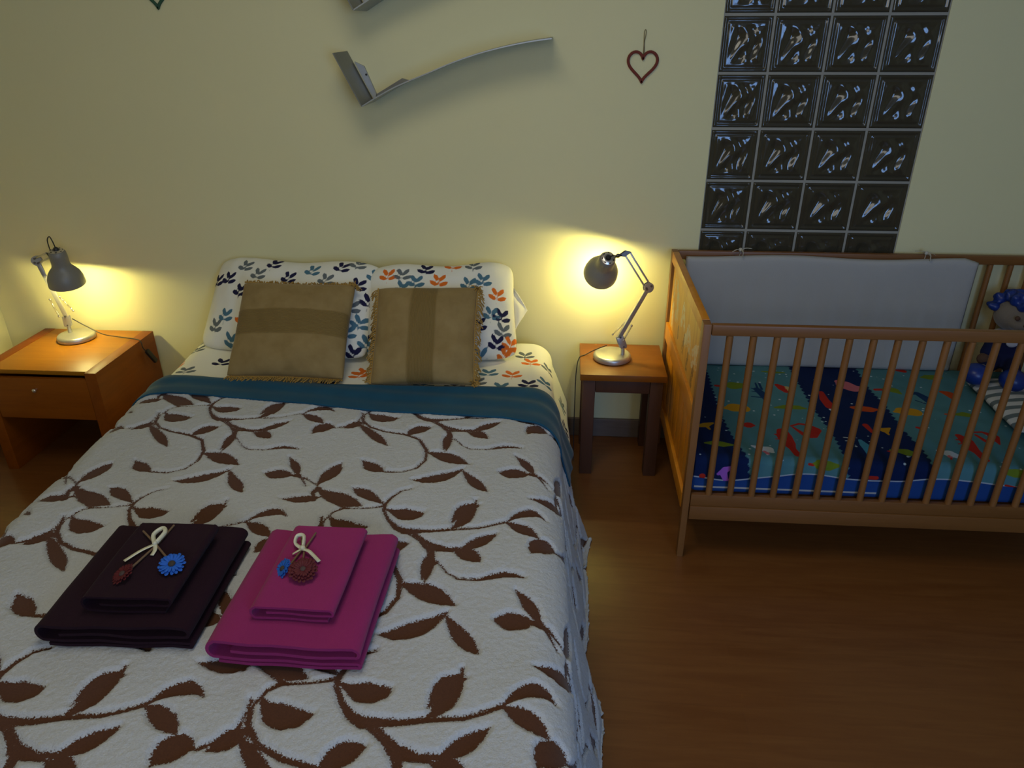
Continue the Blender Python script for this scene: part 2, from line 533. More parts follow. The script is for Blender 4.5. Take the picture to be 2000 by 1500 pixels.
GX0, GX1, GZ0, GZ1 = 0.008, 0.808, 0.397, 2.597       # opening that holds the glass blocks
struct('wall_back', [((XL - .1, 0, 0), (GX0, .1, ZC)), ((GX1, 0, 0), (XR + .1, .1, ZC)),
                     ((GX0, 0, 0), (GX1, .1, GZ0)), ((GX0, 0, GZ1), (GX1, .1, ZC))], MAT['wall'])
struct('wall_left', [((XL - .1, YF - .1, 0), (XL, 0, ZC))], MAT['wall'])
struct('wall_right', [((XR, YF - .1, 0), (XR + .1, 0, ZC))], MAT['wall'])
WX0, WX1, WZ0, WZ1 = 0.1, 1.0, 0.85, 2.25
HX0, HX1, HZ0, HZ1 = -1.85, 0.05, 1.82, 2.58  # made-up opening in the rear wall for the added high fill light
struct('wall_front', [((XL, YF - .1, 0), (HX0, YF, ZC)), ((HX0, YF - .1, 0), (HX1, YF, HZ0)), ((HX0, YF - .1, HZ1), (HX1, YF, ZC)), ((HX1, YF - .1, 0), (WX0, YF, ZC)), ((WX1, YF - .1, 0), (XR, YF, ZC)),
                      ((WX0, YF - .1, 0), (WX1, YF, WZ0)), ((WX0, YF - .1, WZ1), (WX1, YF, ZC))], MAT['wall'])
SX0, SX1, SY0, SY1 = -1.4, -0.5, -2.3, -1.2
struct('ceiling', [((XL - .1, YF - .1, ZC), (SX0, .1, ZC + .1)), ((SX1, YF - .1, ZC), (XR + .1, .1, ZC + .1)),
                   ((SX0, YF - .1, ZC), (SX1, SY0, ZC + .1)), ((SX0, SY1, ZC), (SX1, .1, ZC + .1))], MAT['ceiling'])
struct('baseboard_back', [((XL, -.014, 0), (XR, 0, .093))], MAT['baseboard'], .003)
struct('baseboard_left', [((XL, YF, 0), (XL + .014, -.014, .093))], MAT['baseboard'], .003)
struct('baseboard_right', [((XR - .014, YF, 0), (XR, -.014, .093))], MAT['baseboard'], .003)
# frames of the skylight and rear window, plus the high opening added for fill
struct('window_2', [((WX0, YF - .07, WZ0), (WX0 + .05, YF - .02, WZ1)), ((WX1 - .05, YF - .07, WZ0), (WX1, YF - .02, WZ1)),
                    ((WX0 + .05, YF - .07, WZ0), (WX1 - .05, YF - .02, WZ0 + .05)), ((WX0 + .05, YF - .07, WZ1 - .05), (WX1 - .05, YF - .02, WZ1)),
                    (((WX0 + WX1) / 2 - .03, YF - .07, WZ0 + .05), ((WX0 + WX1) / 2 + .03, YF - .02, WZ1 - .05))], MAT['ceiling'])
struct('added_fill_opening', [((HX0, YF - .07, HZ0), (HX0 + .04, YF - .02, HZ1)), ((HX1 - .04, YF - .07, HZ0), (HX1, YF - .02, HZ1)),
                    ((HX0 + .04, YF - .07, HZ0), (HX1 - .04, YF - .02, HZ0 + .04)), ((HX0 + .04, YF - .07, HZ1 - .04), (HX1 - .04, YF - .02, HZ1))], MAT['ceiling'])
struct('window_3', [((SX0, SY0, ZC), (SX0 + .04, SY1, ZC + .06)), ((SX1 - .04, SY0, ZC), (SX1, SY1, ZC + .06)),
                    ((SX0 + .04, SY0, ZC), (SX1 - .04, SY0 + .04, ZC + .06)), ((SX0 + .04, SY1 - .04, ZC), (SX1 - .04, SY1, ZC + .06))], MAT['ceiling'])

# ---- glass block panel
win = empty('window_1', (0.408, 0, GZ0)); win['kind'] = 'structure'
colx = [(.012, .190), (.199, .394), (.403, .597), (.606, .804)]
rowz = [(.397 + .2 * k + .005, .397 + .2 * k + .195) for k in range(11)]
bm = bmesh.new()
gx = [(GX0, .012), (.190, .199), (.394, .403), (.597, .606), (.804, GX1)]
for a, b in gx:
    bm_box(bm, (a, .004, GZ0), (b, .088, GZ1), 0)
gz = [(GZ0, GZ0 + .005)] + [(GZ0 + .2 * k - .005, GZ0 + .2 * k + .005) for k in range(1, 11)] + [(GZ1 - .005, GZ1)]
for a, b in gz:
    for c0, c1 in colx:
        bm_box(bm, (c0, .004, a), (c1, .088, b), 0)
o = from_bm('grout', bm, MAT['grout'], win); o.location = -win.location


def glass_block(x0, x1, z0, z1, seed, flip=1):
    n = 44
    u, v = np.meshgrid(np.linspace(0, 1, n), np.linspace(0, 1, n))
    e = np.minimum(np.minimum(u, 1 - u), np.minimum(v, 1 - v)) * 0.19
    d = np.interp(e, [0, .002, .010, .012, .019, .021, .03], [.005, .001, .001, .0045, .0045, .0015, .0015])
    w = np.clip((e - .026) / .02, 0, 1)
    X = u * .19; Z = v * .19
    wave = np.sin(X * 88 + 1.3 * np.sin(Z * 41) + .6) * np.cos(Z * 27 + .9 * np.sin(X * 55)) + .5 * np.sin(X * 50 - Z * 66)
    d = d + w * wave * .0046
    px = x0 + u * (x1 - x0); pz = z0 + v * (z1 - z0)
    front = np.stack([px, d, pz], -1).reshape(-1, 3)
    back = np.stack([px, .092 - d, pz], -1).reshape(-1, 3)
    F = grid_faces(n, n)
    per = list(range(n)) + [n * k + n - 1 for k in range(1, n)] + [n * (n - 1) + k for k in range(n - 2, -1, -1)] + [n * k for k in range(n - 2, 0, -1)]
    N = n * n
    side = [[per[(k + 1) % len(per)], per[k], per[k] + N, per[(k + 1) % len(per)] + N] for k in range(len(per))]
    faces = F.tolist() + (F[:, ::-1] + N).tolist() + side
    o = mesh_np('glass_block', np.concatenate([front, back]), faces, MAT['glass'], win)
    o.location = -win.location
    return o


for c0, c1 in colx:
    for r0, r1 in rowz:
        glass_block(c0, c1, r0, r1, 0)

# ================================================================ BED
ZB = 0.525


def edge_l(t): return -2.130 + .050 * (-t - 1.1)
def edge_r(t): return -0.545 + .045 * (-t - 1.1)


def bed_surface(s, t, off=0.0, flare_amp=1.0, head=-0.16, foot=-2.24, r=.095, seed=3):
    """s runs across the bed (world x on the flat top), t along it (world y)."""
    xl = edge_l(t) + r; xr = edge_r(t) - r
    z0 = ZB
    x = np.clip(s, xl, xr); z = np.full_like(s, z0 + off)
    for sg, xe in ((1, xr), (-1, xl)):
        over = np.maximum((s - xe) * sg, 0)
        m = over > 0
        th = np.clip(over / r, 0, PI / 2)
        l = np.maximum(over - r * PI / 2, 0)
        rr = r + off
        fl = np.interp(-t, [.3, .6, .85, 1.0, 1.3, 1.8, 2.2], [.36, .36, .26, .20, .19, .20, .25]) * flare_amp
        fold = np.sin(t * 11.0 + 1.2) * .028 + np.sin(t * 23.0 + .4) * .012
        out = fl * l + fold * np.clip(l / .25, 0, 1.6) * .42 * np.clip((-t - .95) / .5, .25, 1)
        X = xe + sg * (rr * np.sin(th) + out)
        Z = z0 - r + rr * np.cos(th) - l * .965
        x = np.where(m, X, x); z = np.where(m, Z, z)
    # gentle rumple on the flat top
    z = z + noise2(s * 9, t * 9, seed, 3) * .006
    # rounded head and foot
    y = t.copy()
    for sg, ye in ((1, head), (-1, foot)):
        over = np.maximum((t - ye) * sg, 0)
        m = over > 0
        th = np.clip(over / .08, 0, PI / 2)
        l = np.maximum(over - .08 * PI / 2, 0)
        y = np.where(m, ye + sg * .08 * np.sin(th), y)
        k = np.clip(z / ZB, 0, 1)
        z = np.where(m, z - (.08 * (1 - np.cos(th)) + l) * k, z)
    return x, y, np.maximum(z, .012 + .004 * np.sin(s * 9))


def sheet(name, s0, s1, tf0, tf1, ds, off, m, solid=.006, relief=None, **kw):
    """cloth on the bed between t = tf0(s) (head side) and t = tf1(s) (foot side)"""
    ns = int((s1 - s0) / ds) + 1
    s = np.linspace(s0, s1, ns)
    a = tf0(s); b = tf1(s)
    nt = int(np.max(np.abs(b - a)) / ds) + 1
    w = np.linspace(0, 1, nt)[:, None]
    S = np.repeat(s[None], nt, 0)
    T = a[None] * (1 - w) + b[None] * w
    o_ = off if relief is None else off + relief(S, T)
    x, y, z = bed_surface(S, T, o_, **kw)
    F = grid_faces(ns, nt)[:, ::-1]
    o = mesh_np(name, np.stack([x, y, z], -1).reshape(-1, 3), F, m)
    if solid:
        md = o.modifiers.new('thickness', 'SOLIDIFY'); md.thickness = solid; md.offset = -1
    return o, S, T


bed = empty('double_bed', (-1.33, -1.15, 0))
tag(bed, 'double bed with mattress standing against the cream wall between two bedside tables', 'bed')
MI = bed.matrix_world.inverted()


def on_bed(o):
    o.parent = bed; o.location = (1.33, 1.15, 0); return o


q = .052
bm = bmesh.new()
vs = bm_box(bm, (-2.105, -2.20, .24), (-.585, -.07, .498), .06, 5)
for v in bm.verts: v.co.x += .048 * (-v.co.y - 1.1)
on_bed(from_bm('mattress', bm, MAT['mattress'], smooth=True, angle=1.2))
bm = bmesh.new()
bm_box(bm, (-2.08, -2.17, .12), (-.61, -.09, .238), .01)
for v in bm.verts: v.co.x += .048 * (-v.co.y - 1.1)
on_bed(from_bm('bed_base', bm, MAT['frame']))
for lx in (-2.03, -.70):
    for ly in (-2.08, -.16):
        sx = .048 * (-ly - 1.1)
        on_bed(box('leg', (lx + sx, ly - .03, 0), (lx + sx + .06, ly + .03, .119), MAT['frame'], bevel=.004))

# ---- printed duvet
SPRIG_COL = {'N': (0.016, 0.016, 0.055), 'G': (0.13, 0.15, 0.16), 'B': (0.075, 0.17, 0.24), 'O': (0.72, 0.16, 0.02)}


def sprig(x, y, ang, c, k=1.0, h=.060):
    """a stem with two pairs of rounded leaves; returns strokes and colours"""
    S = []
    ca, sa = math.cos(ang), math.sin(ang)
    def P(u, v, r): return (x + (u * ca - v * sa) * h * k, y + (u * sa + v * ca) * h * k, r * h * k)
    S.append([P(0, -.52, .02), P(0, .02, .025)])
    for sx in (-1, 1):
        S.append([P(.05 * sx, -.20, .03), P(.20 * sx, -.17, .125), P(.38 * sx, -.08, .135), P(.52 * sx, .02, .04)])
        S.append([P(.04 * sx, .05, .04), P(.13 * sx, .20, .12), P(.25 * sx, .38, .13), P(.32 * sx, .53, .04)])
    return S, [c] * len(S)


def paint(o, X, Y, items, names=('printdist', 'printcol')):
    D = np.full(X.shape, 1.0); C = np.zeros(X.shape + (3,))
    C[:] = items[0][1][0] if items else 0
    for S, cols in items:
        sdf_strokes(X, Y, S, D, C, cols)
    set_attr(o, names[0], D.ravel())
    set_attr(o, names[1], C.reshape(-1, 3))


one = lambda v: (lambda s: np.full_like(s, v))
duvet, S_, T_ = sheet('printed_duvet', -2.44, -.335, one(-.02), one(-.98), .0055, -.004, MAT['sprig'], solid=.012, seed=5)
tag(duvet, 'white duvet printed with navy, grey, blue and orange leaf sprigs, under the pillows', 'duvet')
D_SPRIGS = [(-2.177, -0.029, 0.0, 'O'), (-1.947, -0.415, 0.0, 'N'), (-2.132, -0.148, 0.0, 'N'), (-2.148, -0.205, 0.0, 'G'), (-2.114, -0.293, 0.0, 'G'), (-2.217, -0.241, 0.0, 'B'), (-0.704, -0.267, 0.0, 'G'), (-0.678, -0.051, 0.0, 'N'), (-0.675, -0.335, 0.0, 'O'), (-0.839, -0.45, 0.0, 'B'), (-0.744, -0.461, 0.0, 'O'), (-0.675, -0.543, 0.0, 'N'), (-0.779, -0.571, 0.0, 'B'), (-0.59, -0.331, 0.0, 'G'), (-0.527, -0.124, 0.0, 'N'), (-0.603, -0.49, 0.0, 'B'), (-0.455, -0.033, 0.0, 'B'), (-0.414, -0.342, 0.0, 'B'), (-0.307, -0.088, 0.0, 'O'), (-0.269, -0.247, 0.0, 'N'), (-1.336, -0.474, 0.0, 'O'), (-1.078, -0.565, 0.0, 'B'), (-0.959, -0.563, 0.0, 'N'), (-0.877, -0.532, 0.0, 'G'), (-2.06, -0.5, 0.2, 'G'), (-2.15, -0.42, 0.1, 'O'), (-1.45, -0.56, 0, 'N'), (-1.35, -0.5, 0.3, 'O'), (-1.6, -0.5, 0.1, 'B')] + [(-.40, -.30, .2, 'G'), (-.44, -.62, .1, 'B'), (-.39, -.50, -.2, 'N'), (-.36, -.74, .1, 'G'), (-.45, -.78, .0, 'O')]
items = [sprig(x, y, a, SPRIG_COL[c], h=.076) for x, y, a, c in D_SPRIGS]
paint(duvet, S_, T_, items)

# ---- teal-blue blanket: the visible folded band
up = lambda s: np.interp(s, [-2.4, -2.147, -1.85, -1.51, -1.02, -.73, -.6, -.5, -.25], [-.56, -.575, -.595, -.615, -.61, -.605, -.60, -.61, -.60])
dn = lambda s: np.interp(s, [-2.4, -2.12, -2.01, -1.76, -1.38, -1.25, -.91, -.74, -.61, -.5, -.25], [-.78, -.765, -.735, -.757, -.80, -.815, -.838, -.845, -.875, -.90, -.86])
band, S_, T_ = sheet('blue_blanket', -2.38, -.355, up, dn, .01, .0155, MAT['blue'], solid=.006, seed=5,
                     relief=lambda s, t: .0035 * np.sin((t - dn(s)) * 60) * np.clip((dn(s) - t) / -.12, 0, 1))
tag(band, 'teal blue fleece blanket band folded across the bed below the pillows', 'blanket')

# ---- sherpa blanket with brown leaf vines
LEAF = [[[-1.975,-0.869,0.0028],[-1.965,-0.905,0.0041],[-1.955,-0.935,0.0058],[-1.92,-0.973,0.0045],[-1.865,-0.999,0.0049],[-1.823,-1.008,0.0052],[-1.784,-1.019,0.0062],[-1.738,-1.043,0.0057],[-1.703,-1.105,0.0059],[-1.695,-1.165,0.0042],[-1.715,-1.217,0.0039],[-1.755,-1.24,0.004],[-1.809,-1.241,0.0046]],[[-1.809,-1.241,0.0024],[-1.821,-1.236,0.0082],[-1.835,-1.228,0.0168],[-1.849,-1.219,0.021],[-1.863,-1.209,0.0217],[-1.877,-1.196,0.0135],[-1.889,-1.184,0.006],[-1.897,-1.175,0.0012]],[[-1.958,-0.935,0.0015],[-1.962,-0.943,0.0064],[-1.969,-0.951,0.0135],[-1.976,-0.96,0.0184],[-1.985,-0.969,0.0191],[-1.996,-0.978,0.014],[-2.006,-0.986,0.0059],[-2.014,-0.992,0.0012]],[[-1.787,-1.018,0.0021],[-1.78,-1.009,0.007],[-1.771,-0.998,0.0167],[-1.76,-0.989,0.0233],[-1.748,-0.98,0.0245],[-1.734,-0.973,0.017],[-1.72,-0.967,0.0074],[-1.711,-0.964,0.0012]],[[-1.701,-1.118,0.0027],[-1.681,-1.124,0.0092],[-1.657,-1.133,0.0194],[-1.633,-1.142,0.0265],[-1.61,-1.152,0.0259],[-1.586,-1.164,0.0183],[-1.565,-1.175,0.0073],[-1.552,-1.182,0.0012]],[[-1.719,-0.904,0.0053],[-1.683,-0.937,0.0044],[-1.655,-0.96,0.0065],[-1.608,-0.976,0.0048],[-1.564,-0.975,0.0059]],[[-1.569,-0.976,0.0018],[-1.558,-0.969,0.0069],[-1.544,-0.961,0.0138],[-1.53,-0.951,0.0182],[-1.516,-0.94,0.0176],[-1.501,-0.927,0.0125],[-1.488,-0.915,0.0051],[-1.479,-0.906,0.0012]],[[-1.564,-0.978,0.0019],[-1.557,-0.983,0.0062],[-1.549,-0.988,0.0146],[-1.541,-0.995,0.0174],[-1.533,-1.002,0.017],[-1.524,-1.011,0.012],[-1.516,-1.019,0.0052],[-1.511,-1.025,0.0012]],[[-1.65,-0.955,0.0012],[-1.646,-0.975,0.0042],[-1.643,-1.0,0.0088],[-1.64,-1.024,0.0114],[-1.639,-1.048,0.0117],[-1.639,-1.074,0.0086],[-1.64,-1.095,0.0037],[-1.641,-1.109,0.0012]],[[-1.626,-1.024,0.0018],[-1.59,-1.07,0.0021],[-1.559,-1.091,0.0026],[-1.508,-1.091,0.0028],[-1.476,-1.078,0.0072],[-1.449,-1.069,0.0083],[-1.421,-1.069,0.0063],[-1.392,-1.076,0.0012]],[[-1.568,-1.205,0.002],[-1.584,-1.224,0.0077],[-1.605,-1.245,0.0172],[-1.627,-1.261,0.0229],[-1.65,-1.273,0.0218],[-1.676,-1.282,0.0169],[-1.699,-1.285,0.007],[-1.715,-1.285,0.0012]],[[-1.572,-1.213,0.0019],[-1.559,-1.232,0.0074],[-1.544,-1.254,0.0133],[-1.53,-1.274,0.0182],[-1.515,-1.292,0.0187],[-1.501,-1.309,0.0136],[-1.488,-1.322,0.0064],[-1.481,-1.329,0.0012]],[[-1.707,-1.334,0.0022],[-1.737,-1.347,0.0033],[-1.759,-1.382,0.0043],[-1.769,-1.414,0.0062],[-1.764,-1.445,0.0048],[-1.742,-1.484,0.0056],[-1.715,-1.515,0.0094],[-1.686,-1.529,0.0134],[-1.647,-1.526,0.0089],[-1.616,-1.524,0.0064],[-1.562,-1.512,0.0057],[-1.488,-1.504,0.0038],[-1.446,-1.486,0.0038],[-1.412,-1.468,0.0045]],[[-1.771,-1.412,0.0018],[-1.788,-1.4,0.0072],[-1.808,-1.386,0.0154],[-1.826,-1.373,0.0191],[-1.844,-1.361,0.0216],[-1.861,-1.35,0.0159],[-1.875,-1.342,0.0067],[-1.883,-1.337,0.0012]],[[-1.765,-1.43,0.0021],[-1.746,-1.44,0.0076],[-1.724,-1.449,0.017],[-1.705,-1.454,0.0257],[-1.686,-1.456,0.024],[-1.669,-1.453,0.0176],[-1.657,-1.447,0.0078],[-1.649,-1.441,0.0012]],[[-1.563,-1.507,0.0024],[-1.553,-1.498,0.0075],[-1.542,-1.483,0.0149],[-1.533,-1.466,0.021],[-1.524,-1.445,0.0189],[-1.516,-1.419,0.0143],[-1.51,-1.392,0.0048],[-1.507,-1.373,0.0012]],[[-1.504,-1.406,0.003],[-1.512,-1.373,0.0012]],[[-1.414,-1.469,0.0015],[-1.401,-1.453,0.0053],[-1.384,-1.437,0.0122],[-1.367,-1.427,0.0157],[-1.35,-1.422,0.0183],[-1.331,-1.425,0.0116],[-1.315,-1.433,0.0047],[-1.305,-1.442,0.0012]],[[-1.416,-1.469,0.0021],[-1.402,-1.476,0.0074],[-1.386,-1.485,0.0156],[-1.37,-1.495,0.0198],[-1.354,-1.505,0.0195],[-1.339,-1.516,0.0138],[-1.326,-1.526,0.0056],[-1.318,-1.532,0.0012]],[[-1.769,-1.414,0.0051],[-1.782,-1.427,0.0034],[-1.806,-1.434,0.0026],[-1.846,-1.441,0.0028],[-1.878,-1.443,0.0044],[-1.91,-1.421,0.0028],[-1.942,-1.398,0.002]],[[-1.696,-1.523,0.005],[-1.659,-1.549,0.0039],[-1.631,-1.571,0.0063]],[[-1.365,-1.225,0.0025],[-1.376,-1.225,0.0086],[-1.389,-1.225,0.0201],[-1.402,-1.224,0.0245],[-1.417,-1.224,0.0268],[-1.433,-1.222,0.0177],[-1.447,-1.221,0.008],[-1.456,-1.219,0.0012]],[[-1.347,-1.228,0.0013],[-1.352,-1.216,0.0047],[-1.359,-1.201,0.0109],[-1.367,-1.185,0.0136],[-1.378,-1.168,0.015],[-1.39,-1.149,0.0101],[-1.403,-1.133,0.0047],[-1.412,-1.121,0.0012]],[[-1.367,-1.224,0.0062],[-1.352,-1.224,0.012],[-1.334,-1.235,0.0045],[-1.302,-1.285,0.0016]],[[-1.33,-1.231,0.0041],[-1.301,-1.252,0.0028],[-1.271,-1.277,0.0033],[-1.256,-1.31,0.0019],[-1.238,-1.339,0.0036],[-1.2,-1.365,0.0034],[-1.154,-1.393,0.0057]],[[-1.272,-1.274,0.0027],[-1.267,-1.258,0.0099],[-1.26,-1.238,0.019],[-1.254,-1.219,0.0249],[-1.248,-1.199,0.0248],[-1.242,-1.179,0.0198],[-1.237,-1.161,0.0086],[-1.233,-1.15,0.0012]],[[-1.238,-1.339,0.002],[-1.249,-1.345,0.0068],[-1.263,-1.351,0.0147],[-1.279,-1.355,0.0193],[-1.298,-1.358,0.0186],[-1.319,-1.358,0.013],[-1.34,-1.357,0.0053],[-1.355,-1.355,0.0012]],[[-1.154,-1.393,0.0057],[-1.181,-1.416,0.0033],[-1.195,-1.453,0.0026],[-1.187,-1.504,0.0036],[-1.181,-1.523,0.0048]],[[-1.189,-1.43,0.0019],[-1.176,-1.447,0.0063],[-1.158,-1.463,0.0169],[-1.14,-1.474,0.0263],[-1.121,-1.48,0.0275],[-1.099,-1.481,0.0215],[-1.079,-1.475,0.0095],[-1.065,-1.469,0.0012]],[[-1.977,-0.943,0.0018],[-1.956,-0.964,0.0062],[-1.931,-0.989,0.0133],[-1.908,-1.013,0.0159],[-1.885,-1.036,0.0178],[-1.862,-1.059,0.014],[-1.844,-1.078,0.0052],[-1.833,-1.09,0.0012]],[[-1.971,-0.89,0.0015],[-1.971,-0.92,0.0016],[-1.974,-0.949,0.0065],[-2.003,-0.971,0.0033],[-2.034,-0.99,0.0033]],[[-2.036,-0.99,0.0018],[-2.048,-0.986,0.0067],[-2.062,-0.985,0.018],[-2.074,-0.987,0.0259],[-2.085,-0.994,0.0275],[-2.095,-1.006,0.0187],[-2.102,-1.02,0.0075],[-2.106,-1.031,0.0012]],[[-2.022,-0.793,0.0035],[-2.04,-0.748,0.0054],[-2.031,-0.726,0.0105]],[[-2.038,-0.724,0.0024],[-2.017,-0.739,0.0085],[-1.991,-0.756,0.0175],[-1.967,-0.77,0.0258],[-1.941,-0.783,0.0272],[-1.914,-0.795,0.0207],[-1.891,-0.803,0.009],[-1.876,-0.808,0.0012]],[[-1.608,-0.865,0.0015],[-1.604,-0.848,0.0053],[-1.597,-0.829,0.0114],[-1.589,-0.813,0.0173],[-1.578,-0.799,0.0206],[-1.564,-0.789,0.015],[-1.549,-0.784,0.0061],[-1.539,-0.782,0.0012]],[[-1.6837,-0.945,0.0035],[-1.6597,-0.973,0.0071],[-1.6317,-0.98,0.0074],[-1.5887,-0.983,0.0056]],[[-1.5777,-0.98,0.0015],[-1.5637,-0.973,0.0051],[-1.5477,-0.964,0.0115],[-1.5327,-0.954,0.0152],[-1.5167,-0.944,0.015],[-1.5017,-0.932,0.0105],[-1.4897,-0.921,0.0047],[-1.4817,-0.914,0.0012]],[[-1.5847,-0.984,0.0018],[-1.5747,-0.989,0.0064],[-1.5617,-0.994,0.0137],[-1.5507,-1.0,0.0177],[-1.5387,-1.007,0.0155],[-1.5277,-1.014,0.0111],[-1.5177,-1.02,0.005],[-1.5117,-1.024,0.0012]],[[-1.6487,-1.002,0.0012],[-1.6477,-1.011,0.0041],[-1.6467,-1.023,0.0106],[-1.6467,-1.037,0.0119],[-1.6467,-1.053,0.012],[-1.6477,-1.071,0.0088],[-1.6487,-1.088,0.0037],[-1.6497,-1.1,0.0012]],[[-1.6567,-0.976,0.0048],[-1.6467,-1.005,0.0026],[-1.6217,-1.037,0.0025]]]
LA, LB_ = np.array([.725, .048]), np.array([.0437, -.618])
ns_hem = lambda s: dn(s) + .055


def leaf_field(S, T):
    D = np.full(S.shape, 1.0)
    for i in range(-1, 5):
        for j in range(-1, 4):
            sh = LA * i + LB_ * j
            sts = []
            for st in LEAF:
                a = np.array(st); a[:, :2] += sh
                if j >= 1: a[:, 2] += .0016 * np.clip(a[:, 2] / .004, 0, 1)
                if a[:, 0].max() < -2.7 or a[:, 0].min() > .1 or a[:, 1].max() < -2.8 or a[:, 1].min() > -.6: continue
                sts.append(a)
            sdf_strokes(S, T, sts, D)
    return D


_keep = {}
def relief(S, T):
    D = leaf_field(S, T); _keep['D'] = D
    pile = np.clip((D + .002) / .011, 0, 1); pile = pile * pile * (3 - 2 * pile)
    rs = np.random.RandomState(1)
    return pile * (.0085 + rs.uniform(-.0011, .0011, S.shape)) - .001


sherpa, S_, T_ = sheet('sherpa_blanket', -2.58, -.015, ns_hem, one(-2.62), .0043, .0025, MAT['sherpa'], solid=.006, relief=relief, seed=5)
tag(sherpa, 'thick ivory sherpa blanket with brown leaf vines covering most of the bed', 'blanket')
set_attr(sherpa, 'leafdist', _keep['D'].ravel())


# ================================================================ PILLOWS AND CUSHIONS
def pillow_frame(P):
    """columns: across, up the face, outward from the face"""
    A = Vector(P['right']).normalized()
    B = Vector(P['up']); B = (B - A * B.dot(A)).normalized()
    N = A.cross(B).normalized()
    return A, B, N


def pillow_pts(P, u, v, side):
    """u, v in [-1, 1]; side +1 front"""
    pin = P.get('pinch', .05)
    rc = P.get('rc', .02)
    x = u * P['a'] * (1 - pin * (1 - v * v) * np.abs(u) ** 3 - rc * np.abs(v) ** 9)
    y = v * P['b'] * (1 - pin * (1 - u * u) * np.abs(v) ** 3 - rc * 1.6 * np.abs(u) ** 9) + P.get('wav', 0) * np.sin(u * 5 + P['seed']) * np.clip(v, 0, 1)
    h = P['T'] * np.clip((1 - np.abs(u) ** 2.6) * (1 - np.abs(v) ** 2.6), 0, 1) ** .46
    h = h * (1 + .10 * noise2(u * 4, v * 4, P['seed'], 2)) + .004 * noise2(x * 45, y * 45, P['seed'] + 1, 2) * np.clip(h / .03, 0, 1)
    y = y + P.get('sag', 0) * u * u * np.clip(v, 0, 1)
    return x, y, h * side


def pillow(name, P, m, n=84):
    u, v = np.meshgrid(np.linspace(-1, 1, n), np.linspace(-1, 1, n))
    u = np.sin(u * PI / 2) * .35 + u * .65; v = np.sin(v * PI / 2) * .35 + v * .65
    A, B, Nn = [np.array(k) for k in pillow_frame(P)]
    c = np.array(P['c'])
    V = []
    for side in (1, -1):
        x, y, h = pillow_pts(P, u, v, side)
        V.append((c + x[..., None] * A + y[..., None] * B + h[..., None] * Nn).reshape(-1, 3))
    F = grid_faces(n, n)
    N = n * n
    back = F[:, ::-1] + N
    idx = np.arange(2 * N)
    g = np.arange(N).reshape(n, n)
    bd = np.concatenate([g[0], g[-1], g[:, 0], g[:, -1]])
    idx[bd + N] = bd
    o = mesh_np(name, np.concatenate(V), np.concatenate([F, idx[back]]), m)
    x, y, h = pillow_pts(P, u, v, 1)
    return o, np.concatenate([x.ravel(), x.ravel() + 3]), np.concatenate([y.ravel(), y.ravel()]), np.concatenate([u.ravel(), u.ravel()]), np.concatenate([v.ravel(), v.ravel()])


PL = dict(c=(-1.700, -.207, .691), right=(1, -.155, .028), up=(.05, .24, .27), a=.385, b=.213, T=.092, seed=11, pinch=.03, rc=.05, wav=.008)
PR = dict(c=(-1.055, -.230, .691), right=(1, .14, .0), up=(-.07, .24, .27), a=.312, b=.215, T=.092, seed=23, pinch=.03, rc=.06, wav=.008)
CL = dict(c=(-1.616, -.443, .684), right=(1, .015, -.01), up=(.05, .30, .285), a=.232, b=.206, T=.062, seed=31, pinch=.04)
CR = dict(c=(-1.083, -.458, .682), right=(1, .02, .02), up=(-.015, .29, .29), a=.200, b=.206, T=.062, seed=47, pinch=.035)

def sprig_items(L):
    return [sprig(x, y, a, SPRIG_COL[c], h=.068) for x, y, a, c in L]


pil_l, X_, Y_, U_, V_ = pillow('pillow', PL, MAT['sprig'])
paint(pil_l, X_, Y_, sprig_items([(-0.345, 0.079, -0.14, 'N'), (-0.279, 0.084, -0.14, 'N'), (-0.217, 0.147, -0.14, 'G'), (-0.14, 0.105, -0.14, 'G'), (-0.204, 0.027, -0.14, 'N'), (-0.088, 0.164, -0.14, 'N'), (0.004, 0.094, -0.14, 'N'), (0.102, 0.134, -0.14, 'B'), (0.176, 0.091, -0.14, 'G'), (0.224, 0.16, -0.14, 'N'), (0.282, 0.188, -0.14, 'G'), (0.366, 0.139, -0.14, 'B'), (0.309, 0.084, -0.14, 'N'), (0.301, -0.013, -0.14, 'G'), (0.342, -0.074, -0.14, 'B'), (0.302, -0.119, -0.14, 'B'), (0.362, 0.021, -0.14, 'N'), (0.332, -0.2, -0.14, 'N'), (0.378, -0.151, -0.14, 'B'), (-0.249, -0.086, -0.14, 'B'), (-0.163, -0.096, -0.14, 'O'), (-0.295, -0.13, -0.14, 'G'), (-0.211, -0.189, -0.14, 'B'), (-0.061, 0.012, -0.14, 'O'), (0.05, -0.004, -0.14, 'G'), (0.176, 0.005, -0.14, 'O'), (-0.022, -0.092, -0.14, 'N'), (0.112, -0.104, -0.14, 'B'), (-0.087, -0.186, -0.14, 'G'), (0.064, -0.195, -0.14, 'N')]))
tag(pil_l, 'wide leaf-print pillow against the wall, behind the cushion whose ribbed band lies level', 'pillow', 'leaf-print pillows against the wall')
pil_r, X_, Y_, U_, V_ = pillow('pillow', PR, MAT['sprig'])
